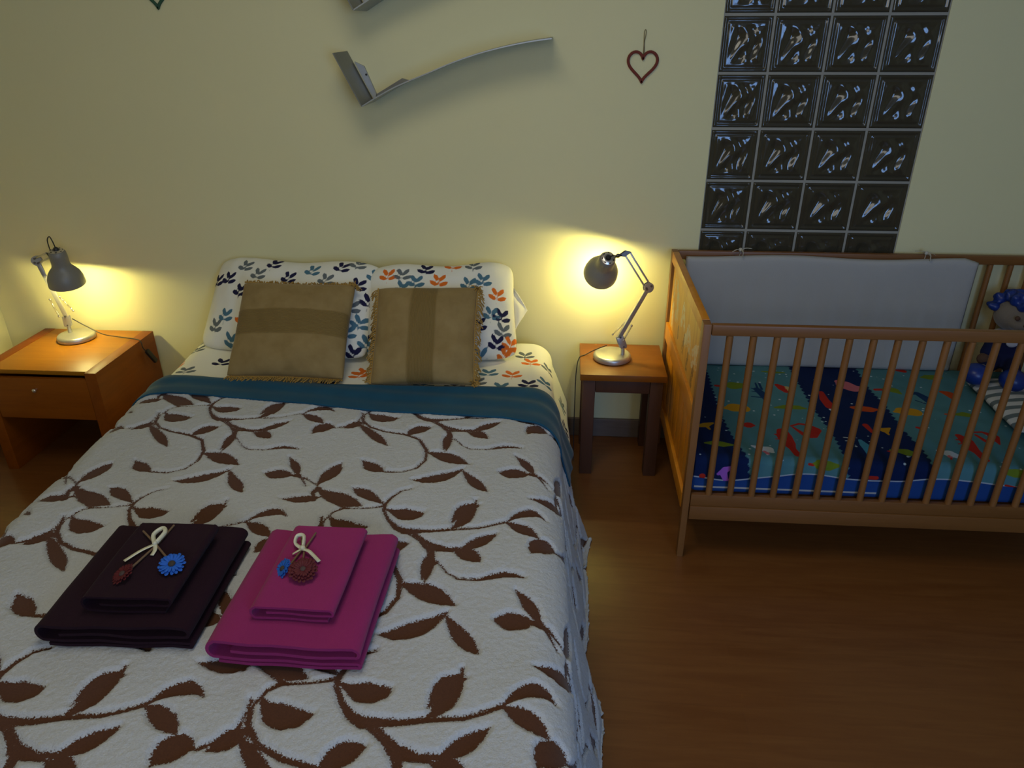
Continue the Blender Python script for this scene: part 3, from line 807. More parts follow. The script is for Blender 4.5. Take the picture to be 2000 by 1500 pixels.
paint(pil_r, X_, Y_, sprig_items([(-0.155, 0.137, -0.14, 'G'), (-0.099, 0.1, -0.14, 'B'), (-0.151, 0.074, -0.14, 'B'), (-0.005, 0.102, -0.14, 'O'), (0.054, 0.186, -0.14, 'O'), (0.139, 0.18, -0.14, 'G'), (0.176, 0.102, -0.14, 'B'), (0.118, 0.083, -0.14, 'B'), (0.232, 0.038, -0.14, 'O'), (0.204, -0.047, -0.14, 'B'), (0.149, -0.094, -0.14, 'N'), (0.222, -0.166, -0.14, 'N'), (0.246, -0.053, -0.14, 'N'), (0.249, -0.115, -0.14, 'G'), (0.154, -0.21, -0.14, 'B'), (0.258, -0.207, -0.14, 'O'), (0.28, -0.166, -0.14, 'O'), (-0.057, 0.163, -0.14, 'N'), (-0.214, 0.141, -0.14, 'O'), (-0.264, -0.109, -0.14, 'N'), (-0.291, -0.153, -0.14, 'B')]))
tag(pil_r, 'leaf-print pillow nearer the stool, a plain white flap sticking out at its edge', 'pillow', 'leaf-print pillows against the wall')
# open hem of the right pillowcase, a loose triangular corner
n = 16
u, v = np.meshgrid(np.linspace(0, 1, n), np.linspace(-1, 1, n))
A_, B_, N_ = [np.array(k) for k in pillow_frame(PR)]
xx = PR['a'] * .93 + u * .072 * np.clip(1 - np.abs(v + .05) * 1.0, .02, 1)
yy = .045 + v * .115 - u * .03
hh = -.012 + .008 * np.sin(u * 5 + v * 4)
W = np.array(PR['c']) + xx[..., None] * A_ + yy[..., None] * B_ + hh[..., None] * N_
fl = mesh_np('pillowcase_flap', W.reshape(-1, 3), grid_faces(n, n), plain('plain_white_cotton', (0.70, 0.67, 0.58, 1), 0.9), pil_r)
fl['label'] = 'plain white flap of the pillowcase'
md = fl.modifiers.new('thickness', 'SOLIDIFY'); md.thickness = .004


def cushion(P, vertical, label):
    o, X, Y, U, V = pillow('velvet_cushion', P, MAT['velvet'])
    w = U if vertical else V
    c0 = -.02 if vertical else .06
    band = np.clip((.27 - np.abs(w - c0)) / .03, 0, 1)
    set_attr(o, 'band', band)
    set_attr(o, 'rib', (X if vertical else Y) * 1.0)
    tag(o, label, 'cushion', 'tan velvet cushions')
    # twisted thread fringe on two opposite edges
    rnd = random.Random(P['seed'])
    A, B, Nn = pillow_frame(P)
    c = Vector(P['c'])
    for sg in (-1, 1):
        bm = bmesh.new()
        for k in range(62):
            w = -1 + 2 * (k + .5) / 62 + rnd.uniform(-.012, .012)
            e = 1 - .035 * (1 - w * w)
            if vertical: a0 = A * (sg * P['a'] * e * .985) + B * (w * P['b'] * .97); d = A * sg
            else: a0 = B * (sg * P['b'] * e * .985) + A * (w * P['a'] * .97); d = B * sg
            L = rnd.uniform(.022, .042)
            tgt = Vector((rnd.uniform(-.5, .5), rnd.uniform(-.4, .1), -1.0))
            if sg < 0 and not vertical: tgt = Vector((rnd.uniform(-.7, .2), -1.0, -.05))
            p0 = c + a0
            p1 = p0 + (d * .8 + tgt * .3).normalized() * L * .5
            p2 = p1 + (d * .35 + tgt * .8).normalized() * L * .6
            if not (vertical) and sg < 0:
                p1.z = max(p1.z, .546); p2.z = max(p2.z, .542)
            p2.z = max(p2.z, .5415); p1.z = max(p1.z, .5435)
            bm_tube(bm, catmull([p0, p1, p2], 3), .0024, 5)
            # loop back
            if k % 2:
                p3 = p2 + Vector((rnd.uniform(-.006, .006), -.002, .008))
                bm_tube(bm, [p1, (p1 + p3) / 2 + Nn * .005, p3], .0016, 5)
        # gimp cord along the edge
        pts = []
        for k in range(25):
            w = -1 + 2 * k / 24
            e = 1 - .035 * (1 - w * w)
            pts.append(c + (A * (sg * P['a'] * e) + B * (w * P['b'] * .98) if vertical else B * (sg * P['b'] * e) + A * (w * P['a'] * .98)))
        bm_tube(bm, pts, .0035, 6)
        from_bm('fringe', bm, MAT['fringe'], o, smooth=True)
    # corner knots
    kc = [(1, 1)] if not vertical else [(1, 1), (1, -1)]
    for (a, b) in kc:
        p = c + A * (P['a'] * a * .99) + B * (P['b'] * b * .97)
        bm = bmesh.new()
        for q in range(16):
            v = Vector((rnd.uniform(-1, 1), rnd.uniform(-1, .3), rnd.uniform(-1, .6))).normalized() * rnd.uniform(.012, .03)
            e = p + v; e.z = max(e.z, .543)
            m_ = p + v * .55 + Vector((0, -.006, .008))
            bm_tube(bm, [p, m_, e], .0021, 5)
        from_bm('tassel', bm, MAT['fringe'], o, smooth=True)
    return o


cushion(CL, False, 'tan velvet cushion with its ribbed band level, leaning on the left pillow')
cushion(CR, True, 'tan velvet cushion with its ribbed band upright, leaning on the right pillow')


# ================================================================ TOWELS
def fold_path(kind, W, H, seed):
    """centre line, in x and z, of a folded towel seen end on"""
    rnd = random.Random(seed)
    P = []
    def run(x0, x1, z, n=9, wob=.0012):
        for k in range(n):
            w = k / (n - 1)
            P.append((x0 + (x1 - x0) * w, z + math.sin(w * 6 + seed) * wob + rnd.uniform(-.0004, .0004)))
    def turn(x, z0, z1, sg, n=7, k_=1.0):
        r = (z1 - z0) / 2; zc = (z0 + z1) / 2
        for k in range(1, n):
            a = PI * k / n
            P.append((x + sg * abs(r) * k_ * math.sin(a), zc - r * math.cos(a)))
    if kind == 'bath':
        zs = [H * .06, H * .25, H * .94, H * .56]
        # bottom flap from left to right, fold, back, up round the left end, over the top, round the right end, tucked in
        run(-W / 2 + .02, W / 2 - .008, zs[0]); turn(W / 2 - .008, zs[0], zs[1], 1)
        run(W / 2 - .008, -W / 2 + .016, zs[1]); turn(-W / 2 + .016, zs[1], zs[2], -1, 9, .9)
        run(-W / 2 + .016, W / 2 - .014, zs[2], 13, .0026); turn(W / 2 - .014, zs[2], zs[3], 1, 8, .9)
        run(W / 2 - .016, -W / 2 + .05, zs[3] - .001, 9, .002)
    else:
        zs = [H * .08, H * .92, H * .5]
        run(W / 2 - .02, -W / 2 + .013, zs[0]); turn(-W / 2 + .013, zs[0], zs[1], -1, 9, .9)
        run(-W / 2 + .013, W / 2 - .012, zs[1], 13, .002); turn(W / 2 - .012, zs[1], zs[2], 1, 8, .9)
        run(W / 2 - .014, -W / 2 + .035, zs[2], 9, .0015)
    return [(x, z) for x, z in P]


def folded_towel(name, cx, cy, z, W, Lr, H, rot, th, m, kind, seed, label, group):
    P = np.array(fold_path(kind, W, H, seed))
    d = np.gradient(P, axis=0); nn = np.stack([-d[:, 1], d[:, 0]], 1) / np.hypot(d[:, 0], d[:, 1])[:, None]
    out = np.concatenate([P + nn * th / 2, (P - nn * th / 2)[::-1]])
    K = len(out)
    ny = 26
    ys = np.linspace(-Lr / 2, Lr / 2, ny)
    V = []
    for j, y in enumerate(ys):
        e = min(j, ny - 1 - j)
        puff = noise2(np.array(out[:, 0]) * 14 + seed, np.full(K, y * 14.0), seed, 2)
        zz = out[:, 1] * (1 + .06 * puff)
        xx = out[:, 0] + .0018 * noise2(np.full(K, y * 20.0), out[:, 1] * 60, seed + 3, 2)
        yy = y + .0020 * np.sin(out[:, 0] * 40 + seed) * (1 if j in (0, ny - 1) else 0)
        V.append(np.stack([xx, np.full(K, 0) + yy, zz + th / 2], -1))
    V = np.concatenate(V)
    F = []
    for j in range(ny - 1):
        for k in range(K):
            k2 = (k + 1) % K
            F.append([j * K + k, j * K + k2, (j + 1) * K + k2, (j + 1) * K + k])
    M_ = len(P)
    for j in (0, ny - 1):
        for k in range(M_ - 1):
            q = [j * K + k, j * K + k + 1, j * K + K - 2 - k, j * K + K - 1 - k]
            F.append(q if j else q[::-1])
    o = mesh_np(name, V, F, m, smooth=True)
    try: o.data.set_sharp_from_angle(angle=1.0)
    except Exception: pass
    o.location = (cx, cy, z); o.rotation_euler = (0, 0, rot)
    tag(o, label, 'towel', group)
    return o


TG = 'folded towels on the bed'
ZT = .5365
folded_towel('bath_towel', -1.515, -1.772, ZT, .345, .355, .058, .035, .0075, MAT['purple'], 'bath', 3, 'large plum towel folded flat on the bed, under a smaller plum towel', TG)
folded_towel('bath_towel', -1.118, -1.785, ZT, .332, .385, .060, .0, .0075, MAT['pink'], 'bath', 8, 'large pink towel folded flat on the bed, under a smaller pink towel', TG)
folded_towel('hand_towel', -1.490, -1.778, ZT + .0640, .200, .265, .046, .035, .0055, MAT['purple'], 'hand', 5, 'small plum purple towel on top of the larger plum towel', TG)
folded_towel('hand_towel', -1.113, -1.764, ZT + .0665, .190, .290, .033, .0, .0055, MAT['pink'], 'hand', 2, 'small pink towel on top of the larger pink towel', TG)


# ---- cloth flower sprigs tied with ribbon
def flower(parent, c, r, petal, centre, tilt=(0, 0, 1), layers=2, n=17, name='flower', seed=0):
    rnd = random.Random(seed)
    R = frame_from(tilt)
    bm = bmesh.new()
    for Ly in range(layers):
        for k in range(n):
            a = 2 * PI * (k + .5 * Ly) / n + rnd.uniform(-.05, .05)
            rr = r * (1 - .18 * Ly) * rnd.uniform(.93, 1.05)
            prof = [(.22, .05), (.45, .105), (.75, .135), (.93, .12), (1.0, .05)]
            rows = []
            for q, (f, w) in enumerate(prof):
                h = r * (.10 + .22 * f * (1 - .4 * f) + Ly * .12)
                rows.append([bm.verts.new(Vector(c) + R @ Vector((math.cos(a) * f * rr - math.sin(a) * w * rr * s_, math.sin(a) * f * rr + math.cos(a) * w * rr * s_, h + (0 if s_ else -.04 * r)))) for s_ in (-1, 0, 1)])
            for A_, B_ in zip(rows[:-1], rows[1:]):
                for i in (0, 1):
                    bm.faces.new((A_[i], A_[i + 1], B_[i + 1], B_[i]))
    f = from_bm(name, bm, petal, parent, smooth=True, angle=3)
    md = f.modifiers.new('thickness', 'SOLIDIFY'); md.thickness = .0008
    bm = bmesh.new()
    bm_ball(bm, (0, 0, 0), r * .27, 14, (1, 1, .6))
    for v in bm.verts: v.co = Vector(c) + R @ (v.co + Vector((0, 0, r * .28)))
    from_bm('flower_centre', bm, centre, f, smooth=True)
    return f


def ribbon_strip(bm, pts, w, nrm=(0, 0, 1)):
    pts = catmull(pts, 5)
    rows = []
    for i, p in enumerate(pts):
        t = (pts[min(i + 1, len(pts) - 1)] - pts[max(i - 1, 0)]).normalized()
        s = t.cross(Vector(nrm))
        s = s.normalized() if s.length > 1e-4 else Vector((1, 0, 0))
        rows.append([bm.verts.new(p - s * w / 2), bm.verts.new(p + s * w / 2)])
    for a, b in zip(rows[:-1], rows[1:]):
        bm.faces.new((a[0], a[1], b[1], b[0]))


ztop = ZT + .0640 + .0515
b1 = empty('flower_bouquet', (-1.503, -1.741, ztop))
tag(b1, 'cloth flower spray on the plum towels, blue and dark red blooms spread apart, cream ribbon', 'flowers', 'cloth flowers on the towels')
flower(b1, (.076, -.070, .004), .031, MAT['petal_blue'], MAT['seed_dark'], (.15, -.25, 1), seed=1)
flower(b1, (-.018, -.108, .003), .027, MAT['petal_red'], MAT['seed'], (-.3, -.2, .8), seed=2)
tube('stem', [(-.058, .050, .004), (0, 0, .007), (.056, -.050, .006)], .0027, MAT['stem'], b1)
tube('stem', [(.006, .078, .004), (.002, .0, .004), (-.014, -.090, .006)], .0027, MAT['stem'], b1)
bm = bmesh.new()
ribbon_strip(bm, [(0, -.004, .010), (-.018, .028, .013), (-.006, .050, .016), (.008, .034, .017), (.003, .0, .012)], .010, (.6, -.6, .5))
ribbon_strip(bm, [(0, -.004, .010), (-.022, -.026, .008), (-.044, -.062, .005)], .009)
ribbon_strip(bm, [(.002, -.004, .010), (.010, -.022, .008), (.010, -.038, .005)], .009)
bm_ball(bm, (0, -.002, .011), .006, 10)
rb = from_bm('ribbon_bow', bm, MAT['ribbon'], b1, smooth=True, angle=3)
md = rb.modifiers.new('thickness', 'SOLIDIFY'); md.thickness = .0006
ztop = ZT + .0665 + .0380
b2 = empty('flower_bouquet', (-1.151, -1.720, ztop))
tag(b2, 'cloth flower spray on the pink towels, dark red bloom overlapping a blue one, cream ribbon', 'flowers', 'cloth flowers on the towels')
flower(b2, (-.020, -.072, .003), .026, MAT['petal_blue'], MAT['seed_dark'], (-.5, -.3, .7), seed=4)
flower(b2, (.030, -.084, .011), .033, MAT['petal_red'], MAT['seed'], (.1, -.35, 1), layers=3, n=20, seed=3)
tube('stem', [(-.024, .060, .004), (-.002, 0, .006), (-.012, -.060, .006)], .0024, MAT['stem'], b2)
tube('stem', [(.010, .066, .004), (.003, .0, .005), (.020, -.066, .008)], .0024, MAT['stem'], b2)
bm = bmesh.new()
ribbon_strip(bm, [(0, -.004, .010), (-.022, .012, .013), (-.024, .034, .018), (-.008, .034, .019), (.0, .004, .012)], .009, (.7, -.5, .5))
ribbon_strip(bm, [(.002, -.004, .010), (.018, -.012, .012), (.030, -.020, .008), (.052, -.040, .005)], .009)
ribbon_strip(bm, [(-.002, -.004, .010), (-.010, -.014, .010), (-.020, -.018, .005)], .006)
bm_ball(bm, (0, -.002, .011), .007, 10)
rb = from_bm('ribbon_bow', bm, MAT['ribbon'], b2, smooth=True, angle=3)
md = rb.modifiers.new('thickness', 'SOLIDIFY'); md.thickness = .0006

# ================================================================ NIGHTSTAND (left)
ns = empty('nightstand', (-2.722, -.245, 0))
tag(ns, 'low cherry-wood nightstand with one drawer, in the corner left of the bed', 'nightstand')
NX0, NX1, NY0, NY1, NH = -2.985, -2.458, -.482, -.016, .484


def nsbox(name, lo, hi, m, bevel=.002, parent=None):
    o = box(name, lo, hi, m, ns if parent is None else parent, bevel)
    o.location = -ns.location if parent is None else (0, 0, 0)
    return o


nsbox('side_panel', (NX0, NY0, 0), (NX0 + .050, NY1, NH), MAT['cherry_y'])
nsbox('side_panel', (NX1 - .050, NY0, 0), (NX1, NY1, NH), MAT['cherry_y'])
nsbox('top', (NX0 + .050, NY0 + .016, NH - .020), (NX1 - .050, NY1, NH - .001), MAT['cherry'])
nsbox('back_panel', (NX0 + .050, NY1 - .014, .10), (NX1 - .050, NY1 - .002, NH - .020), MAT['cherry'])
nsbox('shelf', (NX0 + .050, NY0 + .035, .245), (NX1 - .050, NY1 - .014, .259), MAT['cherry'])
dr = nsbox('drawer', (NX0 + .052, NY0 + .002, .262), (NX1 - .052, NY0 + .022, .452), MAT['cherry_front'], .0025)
bm = bmesh.new()
bm_lathe(bm, [(0, 0), (.0045, 0), (.0040, .006), (.0085, .012), (.0085, .017), (.005, .020), (0, .0205)], (-2.738, NY0 + .002, .402), (0, -1, 0), 20)
kb = from_bm('knob', bm, MAT['knob'], dr, smooth=True, angle=.8)
kb['label'] = 'small round steel knob'

# ================================================================ STOOL (right)
st = empty('wooden_stool', (-.297, -.193, 0))
tag(st, 'square dark brown wooden stool used as a bedside table between bed and cot', 'stool')
TX0, TX1, TY0, TY1 = -.473, -.121, -.357, -.030


def stbox(name, lo, hi, m, bevel=.003):
    o = box(name, lo, hi, m, st, bevel); o.location = -st.location
    return o


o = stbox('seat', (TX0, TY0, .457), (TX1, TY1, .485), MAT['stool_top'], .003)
for ix in (0, 1):
    for iy in (0, 1):
        x = TX0 + .012 if ix == 0 else TX1 - .012 - .052
        y = TY0 + .012 if iy == 0 else TY1 - .012 - .052
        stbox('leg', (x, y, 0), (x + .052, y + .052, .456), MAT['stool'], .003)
for iy in (0, 1):
    y = TY0 + .020 if iy == 0 else TY1 - .020 - .020
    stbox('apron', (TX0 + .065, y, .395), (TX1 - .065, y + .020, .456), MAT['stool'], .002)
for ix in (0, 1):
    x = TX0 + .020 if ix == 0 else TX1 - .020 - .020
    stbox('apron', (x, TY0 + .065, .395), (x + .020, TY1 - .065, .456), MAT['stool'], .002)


# ================================================================ DESK LAMPS
def shade_profile(k=1.0):
    out = [(.0, .0), (.017, .0), (.026, .003), (.033, .012), (.035, .028), (.035, .058), (.036, .070), (.041, .082), (.052, .094), (.063, .110), (.070, .130), (.0725, .150), (.073, .160)]
    inn = [(.0715, .160), (.071, .150), (.0685, .131), (.0615, .112), (.050, .096), (.039, .085), (.033, .074), (.031, .066), (0, .066)]
    return [(r * k, h * k) for r, h in out], [(r * k, h * k) for r, h in inn]


def make_lamp(label, base, cap, mouth, post_off, J0, J1, J2, pivot, side, spring, k=1.0, loopdir=None):
    """base centre; cap/mouth of the shade; J0 foot joint, J1 elbow, J2 head bracket"""
    t = empty('desk_lamp', base)
    tag(t, label, 'lamp', 'silver desk lamps beside the bed')
    off = -Vector(base)
    def add(name, bm, m, parent=None, label_=None, ang=.8):
        o = from_bm(name, bm, m, t if parent is None else parent, smooth=True, angle=ang)
        if parent is None: o.location = off
        if label_: o['label'] = label_
        return o
    B = Vector(base)
    bm = bmesh.new()
    bm_lathe(bm, [(0, 0), (.074, 0), (.079, .003), (.080, .010), (.079, .018), (.075, .0235), (.068, .0255), (0, .0265)], B, (0, 0, 1), 56)
    bs = add('base', bm, MAT['silver'])
    pf = B + Vector(post_off)
    bm = bmesh.new()
    bm_lathe(bm, [(0, 0), (.0085, 0), (.0085, .030), (.0065, .031), (.0065, .036), (.0085, .037), (.0085, .044), (0, .044)], pf + Vector((0, 0, .025)), (0, 0, 1), 20)
    add('post', bm, MAT['silver'])
    J0, J1, J2, S = Vector(J0), Vector(J1), Vector(J2), Vector(side).normalized()
    # foot bracket: two cheeks
    bm = bmesh.new()
    low = pf + Vector((0, 0, .062))
    for sg in (-1, 1):
        bm_bar(bm, low + S * sg * .010 - (J0 - low).normalized() * .004, J0 + S * sg * .010, .0022, .030, S)
    bm_bar(bm, low - Vector((0, 0, .006)), low + Vector((0, 0, .004)), .022, .026, S)
    br = add('bracket', bm, MAT['silver'])
    for p, q, r in ((J0 - S * .015, J0 + S * .015, .0045), (low - S * .014, low + S * .014, .0035)):
        bm = bmesh.new(); bm_tube(bm, [p, q], r, 12)
        add('bolt', bm, MAT['darkmetal'], br)
    d1 = (J1 - J0).normalized(); u1 = d1.cross(S).normalized()
    d2 = (J2 - J1).normalized(); u2 = d2.cross(S).normalized()
    bm = bmesh.new()
    bm_bar(bm, J0 - d1 * .006, J1, .013, .017, S)
    la = add('lower_arm', bm, MAT['silver'])
    bm = bmesh.new()
    bm_bar(bm, J1 - u2 * .011, J2 - u2 * .011, .007, .007, S)
    bm_bar(bm, J1 + u2 * .011, J2 + u2 * .011, .007, .007, S)
    ua = add('upper_arm', bm, MAT['silver'])
    # elbow plates
    bm = bmesh.new()
    for sg in (-1, 1):
        bm_lathe(bm, [(0, 0), (.021, 0), (.021, .0022), (0, .0022)], J1 + S * (sg * .0065) - (S * .0022 if sg < 0 else S * 0), S, 28)
    ep = add('elbow_plate', bm, MAT['silver'])
    for p in (J1 - u2 * .011, J1 + u2 * .011, J1 - u1 * .009 - d1 * .006):
        bm = bmesh.new(); bm_tube(bm, [p - S * .012, p + S * .012], .0048, 10)
        add('bolt', bm, MAT['darkmetal'], ep)
    # head bracket (triangular)
    bm = bmesh.new()
    pv = Vector(pivot)
    for sg in (-1, 1):
        q = S * sg * .007
        a, b, c = J2 - u2 * .016 + q, J2 + u2 * .016 + q, pv + q
        e = J2 + d2 * .018 + q
        w = S * .0018
        A_ = [bm.verts.new(p) for p in (a, b, e, c)]
        B_ = [bm.verts.new(p + w) for p in (a, b, e, c)]
        bm.faces.new(A_); bm.faces.new(B_[::-1])
        for i in range(4): bm.faces.new((A_[i], A_[(i + 1) % 4], B_[(i + 1) % 4], B_[i]))
    hb = add('head_bracket', bm, MAT['darkmetal'])
    C, Mo = Vector(cap), Vector(mouth)
    ax = (Mo - C).normalized()
    mid = C + ax * .045 * k
    bm = bmesh.new()
    near = mid + (pv - mid).normalized() * .035 * k
    bm_tube(bm, [pv, near], .0045, 10)
    bm_ball(bm, pv, .009, 12)
    add('swivel', bm, MAT['darkmetal'], hb)
    # springs
    for (p, q) in spring:
        p, q = Vector(p), Vector(q)
        dd = q - p; L = dd.length; R = frame_from(dd)
        bm = bmesh.new()
        turns = int(L / .0042)
        pts = [p + R @ Vector((.0034 * math.cos(i * PI / 4), .0034 * math.sin(i * PI / 4), L * i / (8 * turns))) for i in range(8 * turns + 1)]
        bm_tube(bm, pts, .0010, 5)
        bm_ball(bm, p, .0048, 10); bm_ball(bm, q, .0048, 10)
        add('spring', bm, MAT['steel'])
    # shade
    so, si = shade_profile(k)
    bm = bmesh.new()
    bm_lathe(bm, so, C, ax, 56)
    sh = add('shade', bm, MAT['shade_grey'])
    bm = bmesh.new()
    bm_lathe(bm, [so[-1]] + si, C, ax, 56)
    ln = add('shade_lining', bm, MAT['shade_in'], sh)
    R = frame_from(ax)
    for q in range(7):
        a = 2 * PI * q / 7
        pc = C + R @ Vector((math.cos(a) * .0225 * k, math.sin(a) * .0225 * k, .0022 * k))
        bm = bmesh.new()
        bm_lathe(bm, [(0, -.0012), (.0040, -.0012), (.0040, .001), (0, .001)], pc, ax, 12)
        add('vent_hole', bm, MAT['black'], sh)
    bm = bmesh.new()
    bm_lathe(bm, [(.0165, -.0004), (.0275, .0030), (.0285, .0040), (.0275, .0038), (.0165, .0006)], C, ax, 40)
    add('cap_ring', bm, MAT['knob'], sh)
    bm = bmesh.new()
    bm_lathe(bm, [(0, -.010), (.008, -.010), (.011, -.004), (.012, .002), (0, .002)], C, ax, 20)
    add('cable_gland', bm, MAT['black'], sh)
    bm = bmesh.new()
    bc = C + ax * .112 * k
    bm_lathe(bm, [(0, -.046), (.013, -.045), (.013, -.028), (.018, -.014), (.0255, .002), (.0265, .012), (.0225, .024), (.012, .033), (0, .035)], bc, ax, 28)
    add('bulb', bm, MAT['bulb'], sh)
    d = bpy.data.lights.new('lamp_light', 'POINT')
    d.energy = LAMP_POWER; d.color = LAMP_COLOR; d.shadow_soft_size = .012
    lo = bpy.data.objects.new('lamp_light', d)
    link(lo, t); lo.location = off + bc + ax * .041 * k
    return t, C, ax


# left lamp
lampL, cL, aL = make_lamp('silver desk lamp on the cherry nightstand, its shade pointing down',
    (-2.757, -.128, .4840), (-2.682, -.205, .921), (-2.694, -.178, .765), (-.034, .012, 0), (-2.788, -.118, .590), (-2.838, -.132, .850), (-2.752, -.168, .885), (-2.728, -.185, .880),
    (.35, -.9, .1), [((-2.826, -.138, .674), (-2.808, -.136, .594)), ((-2.790, -.120, .681), (-2.743, -.122, .617))], 1.0)
lampR, cR, aR = make_lamp('silver desk lamp on the brown stool, its shade turned to the wall',
    (-.338, -.190, .4855), (-.379, -.232, .938), (-.402, -.112, .832), (.043, -.008, 0), (-.312, -.198, .590), (-.209, -.197, .808), (-.301, -.203, .946), (-.340, -.208, .940),
    (.25, -.95, .1), [((-.340, -.190, .596), (-.284, -.190, .662)), ((-.296, -.212, .580), (-.266, -.212, .646))], 0.97)

# cables: part of each lamp
oL = -lampL.location; oR = -lampR.location
cb = tube('cord', [(-2.772, -.105, .572), (-2.713, -.11, .540), (-2.635, -.118, .505), (-2.572, -.105, .4885), (-2.50, -.118, .4872), (-2.466, -.130, .4870), (-2.4500, -.138, .476), (-2.4475, -.140, .455), (-2.443, -.130, .430)], .0023, MAT['black'], lampL, smoothpath=8)
cb.location = oL
bm = bmesh.new()
bm_bar(bm, (-2.440, -.128, .434), (-2.425, -.100, .368), .014, .022, (1, 0, 0), .003)
sw = from_bm('cord_switch', bm, MAT['black'], cb, smooth=True)
cb2 = tube('cord', [cL - aL * .008, cL + Vector((-.003, -.004, .038)), cL + Vector((-.014, .0, .056)), cL + Vector((-.030, .004, .040)), cL + Vector((-.033, .008, .0)), cL + Vector((-.028, .012, -.025)), (-2.730, -.178, .885)], .0023, MAT['black'], lampL, smoothpath=8)
cb2.location = oL
cb3 = tube('cord', [(-.36, -.165, .535), (-.41, -.155, .508), (-.45, -.165, .4885), (-.476, -.185, .482), (-.487, -.21, .43), (-.489, -.24, .33), (-.489, -.26, .15), (-.487, -.27, .02)], .0021, MAT['black'], lampR, smoothpath=8)
cb3.location = oR
cb4 = tube('cord', [cR - aR * .008, cR + Vector((.022, -.020, .016)), (-.342, -.235, .945), (-.325, -.215, .945)], .0021, MAT['black'], lampR, smoothpath=8)
cb4.location = oR


# ================================================================ WALL PIECES
def strip_shelf(name, dz, label):
    """bent metal strip standing out from the wall: steep plate, then a long shallow arc"""
    g = empty(name, (-1.3, 0, 1.50 + dz))
    tag(g, label, 'wall shelf', 'bent metal wall shelves')
    off = -g.location
    D = .192
    pl = [(-1.417, 1.675), (-1.327, 1.492)]
    arc = [(-1.327, 1.492), (-1.255, 1.531), (-1.184, 1.565), (-1.075, 1.606), (-.973, 1.645), (-.875, 1.675), (-.775, 1.698), (-.69, 1.713), (-.619, 1.722)]
    def ribbon(nm, pts, y0, y1, th, m, smooth):
        P = np.array([(p.x, p.z) for p in (catmull([(x, 0, z) for x, z in pts], 6) if smooth else [Vector((x, 0, z)) for x, z in pts])])
        P[:, 1] += dz
        d = np.gradient(P, axis=0); nn = np.stack([-d[:, 1], d[:, 0]], 1) / np.hypot(d[:, 0], d[:, 1])[:, None]
        bm = bmesh.new()
        a = P + nn * th / 2; b = P - nn * th / 2
        rows = [[bm.verts.new((x, y, z)) for (x, z), y in ((a[i], y0), (a[i], y1), (b[i], y1), (b[i], y0))] for i in range(len(P))]
        for r0, r1 in zip(rows[:-1], rows[1:]):
            for k in range(4): bm.faces.new((r0[k], r0[(k + 1) % 4], r1[(k + 1) % 4], r1[k]))
        bm.faces.new(rows[0]); bm.faces.new(rows[-1][::-1])
        o = from_bm(nm, bm, m, g, smooth=smooth, angle=.5)
        o.location = off
        return o
    ribbon('end_plate', pl, -D, -.002, .004, MAT['galv'], False)
    ribbon('arc_shelf', arc, -D, -.002, .004, MAT['galv_l'], True)
    # flat brackets fixed to the wall inside the corner
    def plate(nm, poly, m, y0=-.0295, y1=-.001):
        bm = bmesh.new()
        bm_prism(bm, [(x, z + dz) for x, z in poly], y0, y1)
        o = from_bm(nm, bm, m, g); o.location = off; return o
    plate('bracket', [(-1.388, 1.638), (-1.352, 1.622), (-1.310, 1.517), (-1.323, 1.499)], MAT['galv_l'], -.012)
    b = plate('bracket', [(-1.318, 1.500), (-1.312, 1.520), (-1.206, 1.578), (-1.176, 1.571)], MAT['galv'], -.012)
    bm = bmesh.new()
    bm_tube(bm, [(-1.345, -.012, 1.592 + dz), (-1.345, -.017, 1.592 + dz)], .004, 12)
    sc = from_bm('screw', bm, MAT['black'], g); sc.location = off
    return g


strip_shelf('metal_wall_shelf', 0, 'lower bent grey metal wall shelf, its long curved arm fully in view')
strip_shelf('metal_wall_shelf', .323, 'upper bent grey metal wall shelf, mostly cut off by the top of the photo')


def heart(name, x, z, m, size, label, loop, group, tilt=0.0):
    g = empty(name, (x, -.006, z))
    g.rotation_euler = (0, tilt, 0)
    tag(g, label, 'heart ornament', group)
    pts = []
    N = 60
    for k in range(N):
        t_ = 2 * PI * k / N
        hx = 16 * math.sin(t_) ** 3 / 16
        hz = (13 * math.cos(t_) - 5 * math.cos(2 * t_) - 2 * math.cos(3 * t_) - math.cos(4 * t_)) / 16
        pts.append(Vector((hx * size * .5, 0, hz * size * .54)))
    bm = bmesh.new()
    w = .0052; d = .0045
    rows = []
    for k in range(N):
        t_ = (pts[(k + 1) % N] - pts[k - 1]); t_ = t_.normalized() if t_.length > 1e-6 else Vector((1, 0, 0))
        n_ = Vector((-t_.z, 0, t_.x))
        if k == 0: n_ = Vector((0, 0, 1)) * (-1 if n_.z < 0 else 1)
        rows.append([bm.verts.new(pts[k] + n_ * (w * a) + Vector((0, d * b, 0))) for a, b in ((1, .6), (.6, 1), (-.6, 1), (-1, .6), (-1, -.6), (-.6, -1), (.6, -1), (1, -.6))])
    for k in range(N):
        a, b = rows[k], rows[(k + 1) % N]
        for i in range(8): bm.faces.new((a[i], a[(i + 1) % 8], b[(i + 1) % 8], b[i]))
    from_bm('heart_ring', bm, m, g, smooth=True, angle=.9)
    if loop:
        zt = size * .155
        tube('hanging_loop', [(0, 0, zt), (.003, 0, zt + .030), (.0015, 0, zt + .06), (.006, 0, zt + .092), (.003, 0, zt + .103), (-.001, 0, zt + .092), (.0, 0, zt + .05), (0, 0, zt + .001)], .0011, MAT['twine'], g, smoothpath=6)
    return g


heart('heart_ornament', -.277, 1.628, MAT['heart_red'], .110, 'small dark red open heart hanging from twine beside the glass block panel', True, 'open hearts hanging on the wall')
heart('heart_ornament', -2.140, 1.889, MAT['heart_green'], .110, 'dark green open heart at the top left, only its lower point in view', True, 'open hearts hanging on the wall')

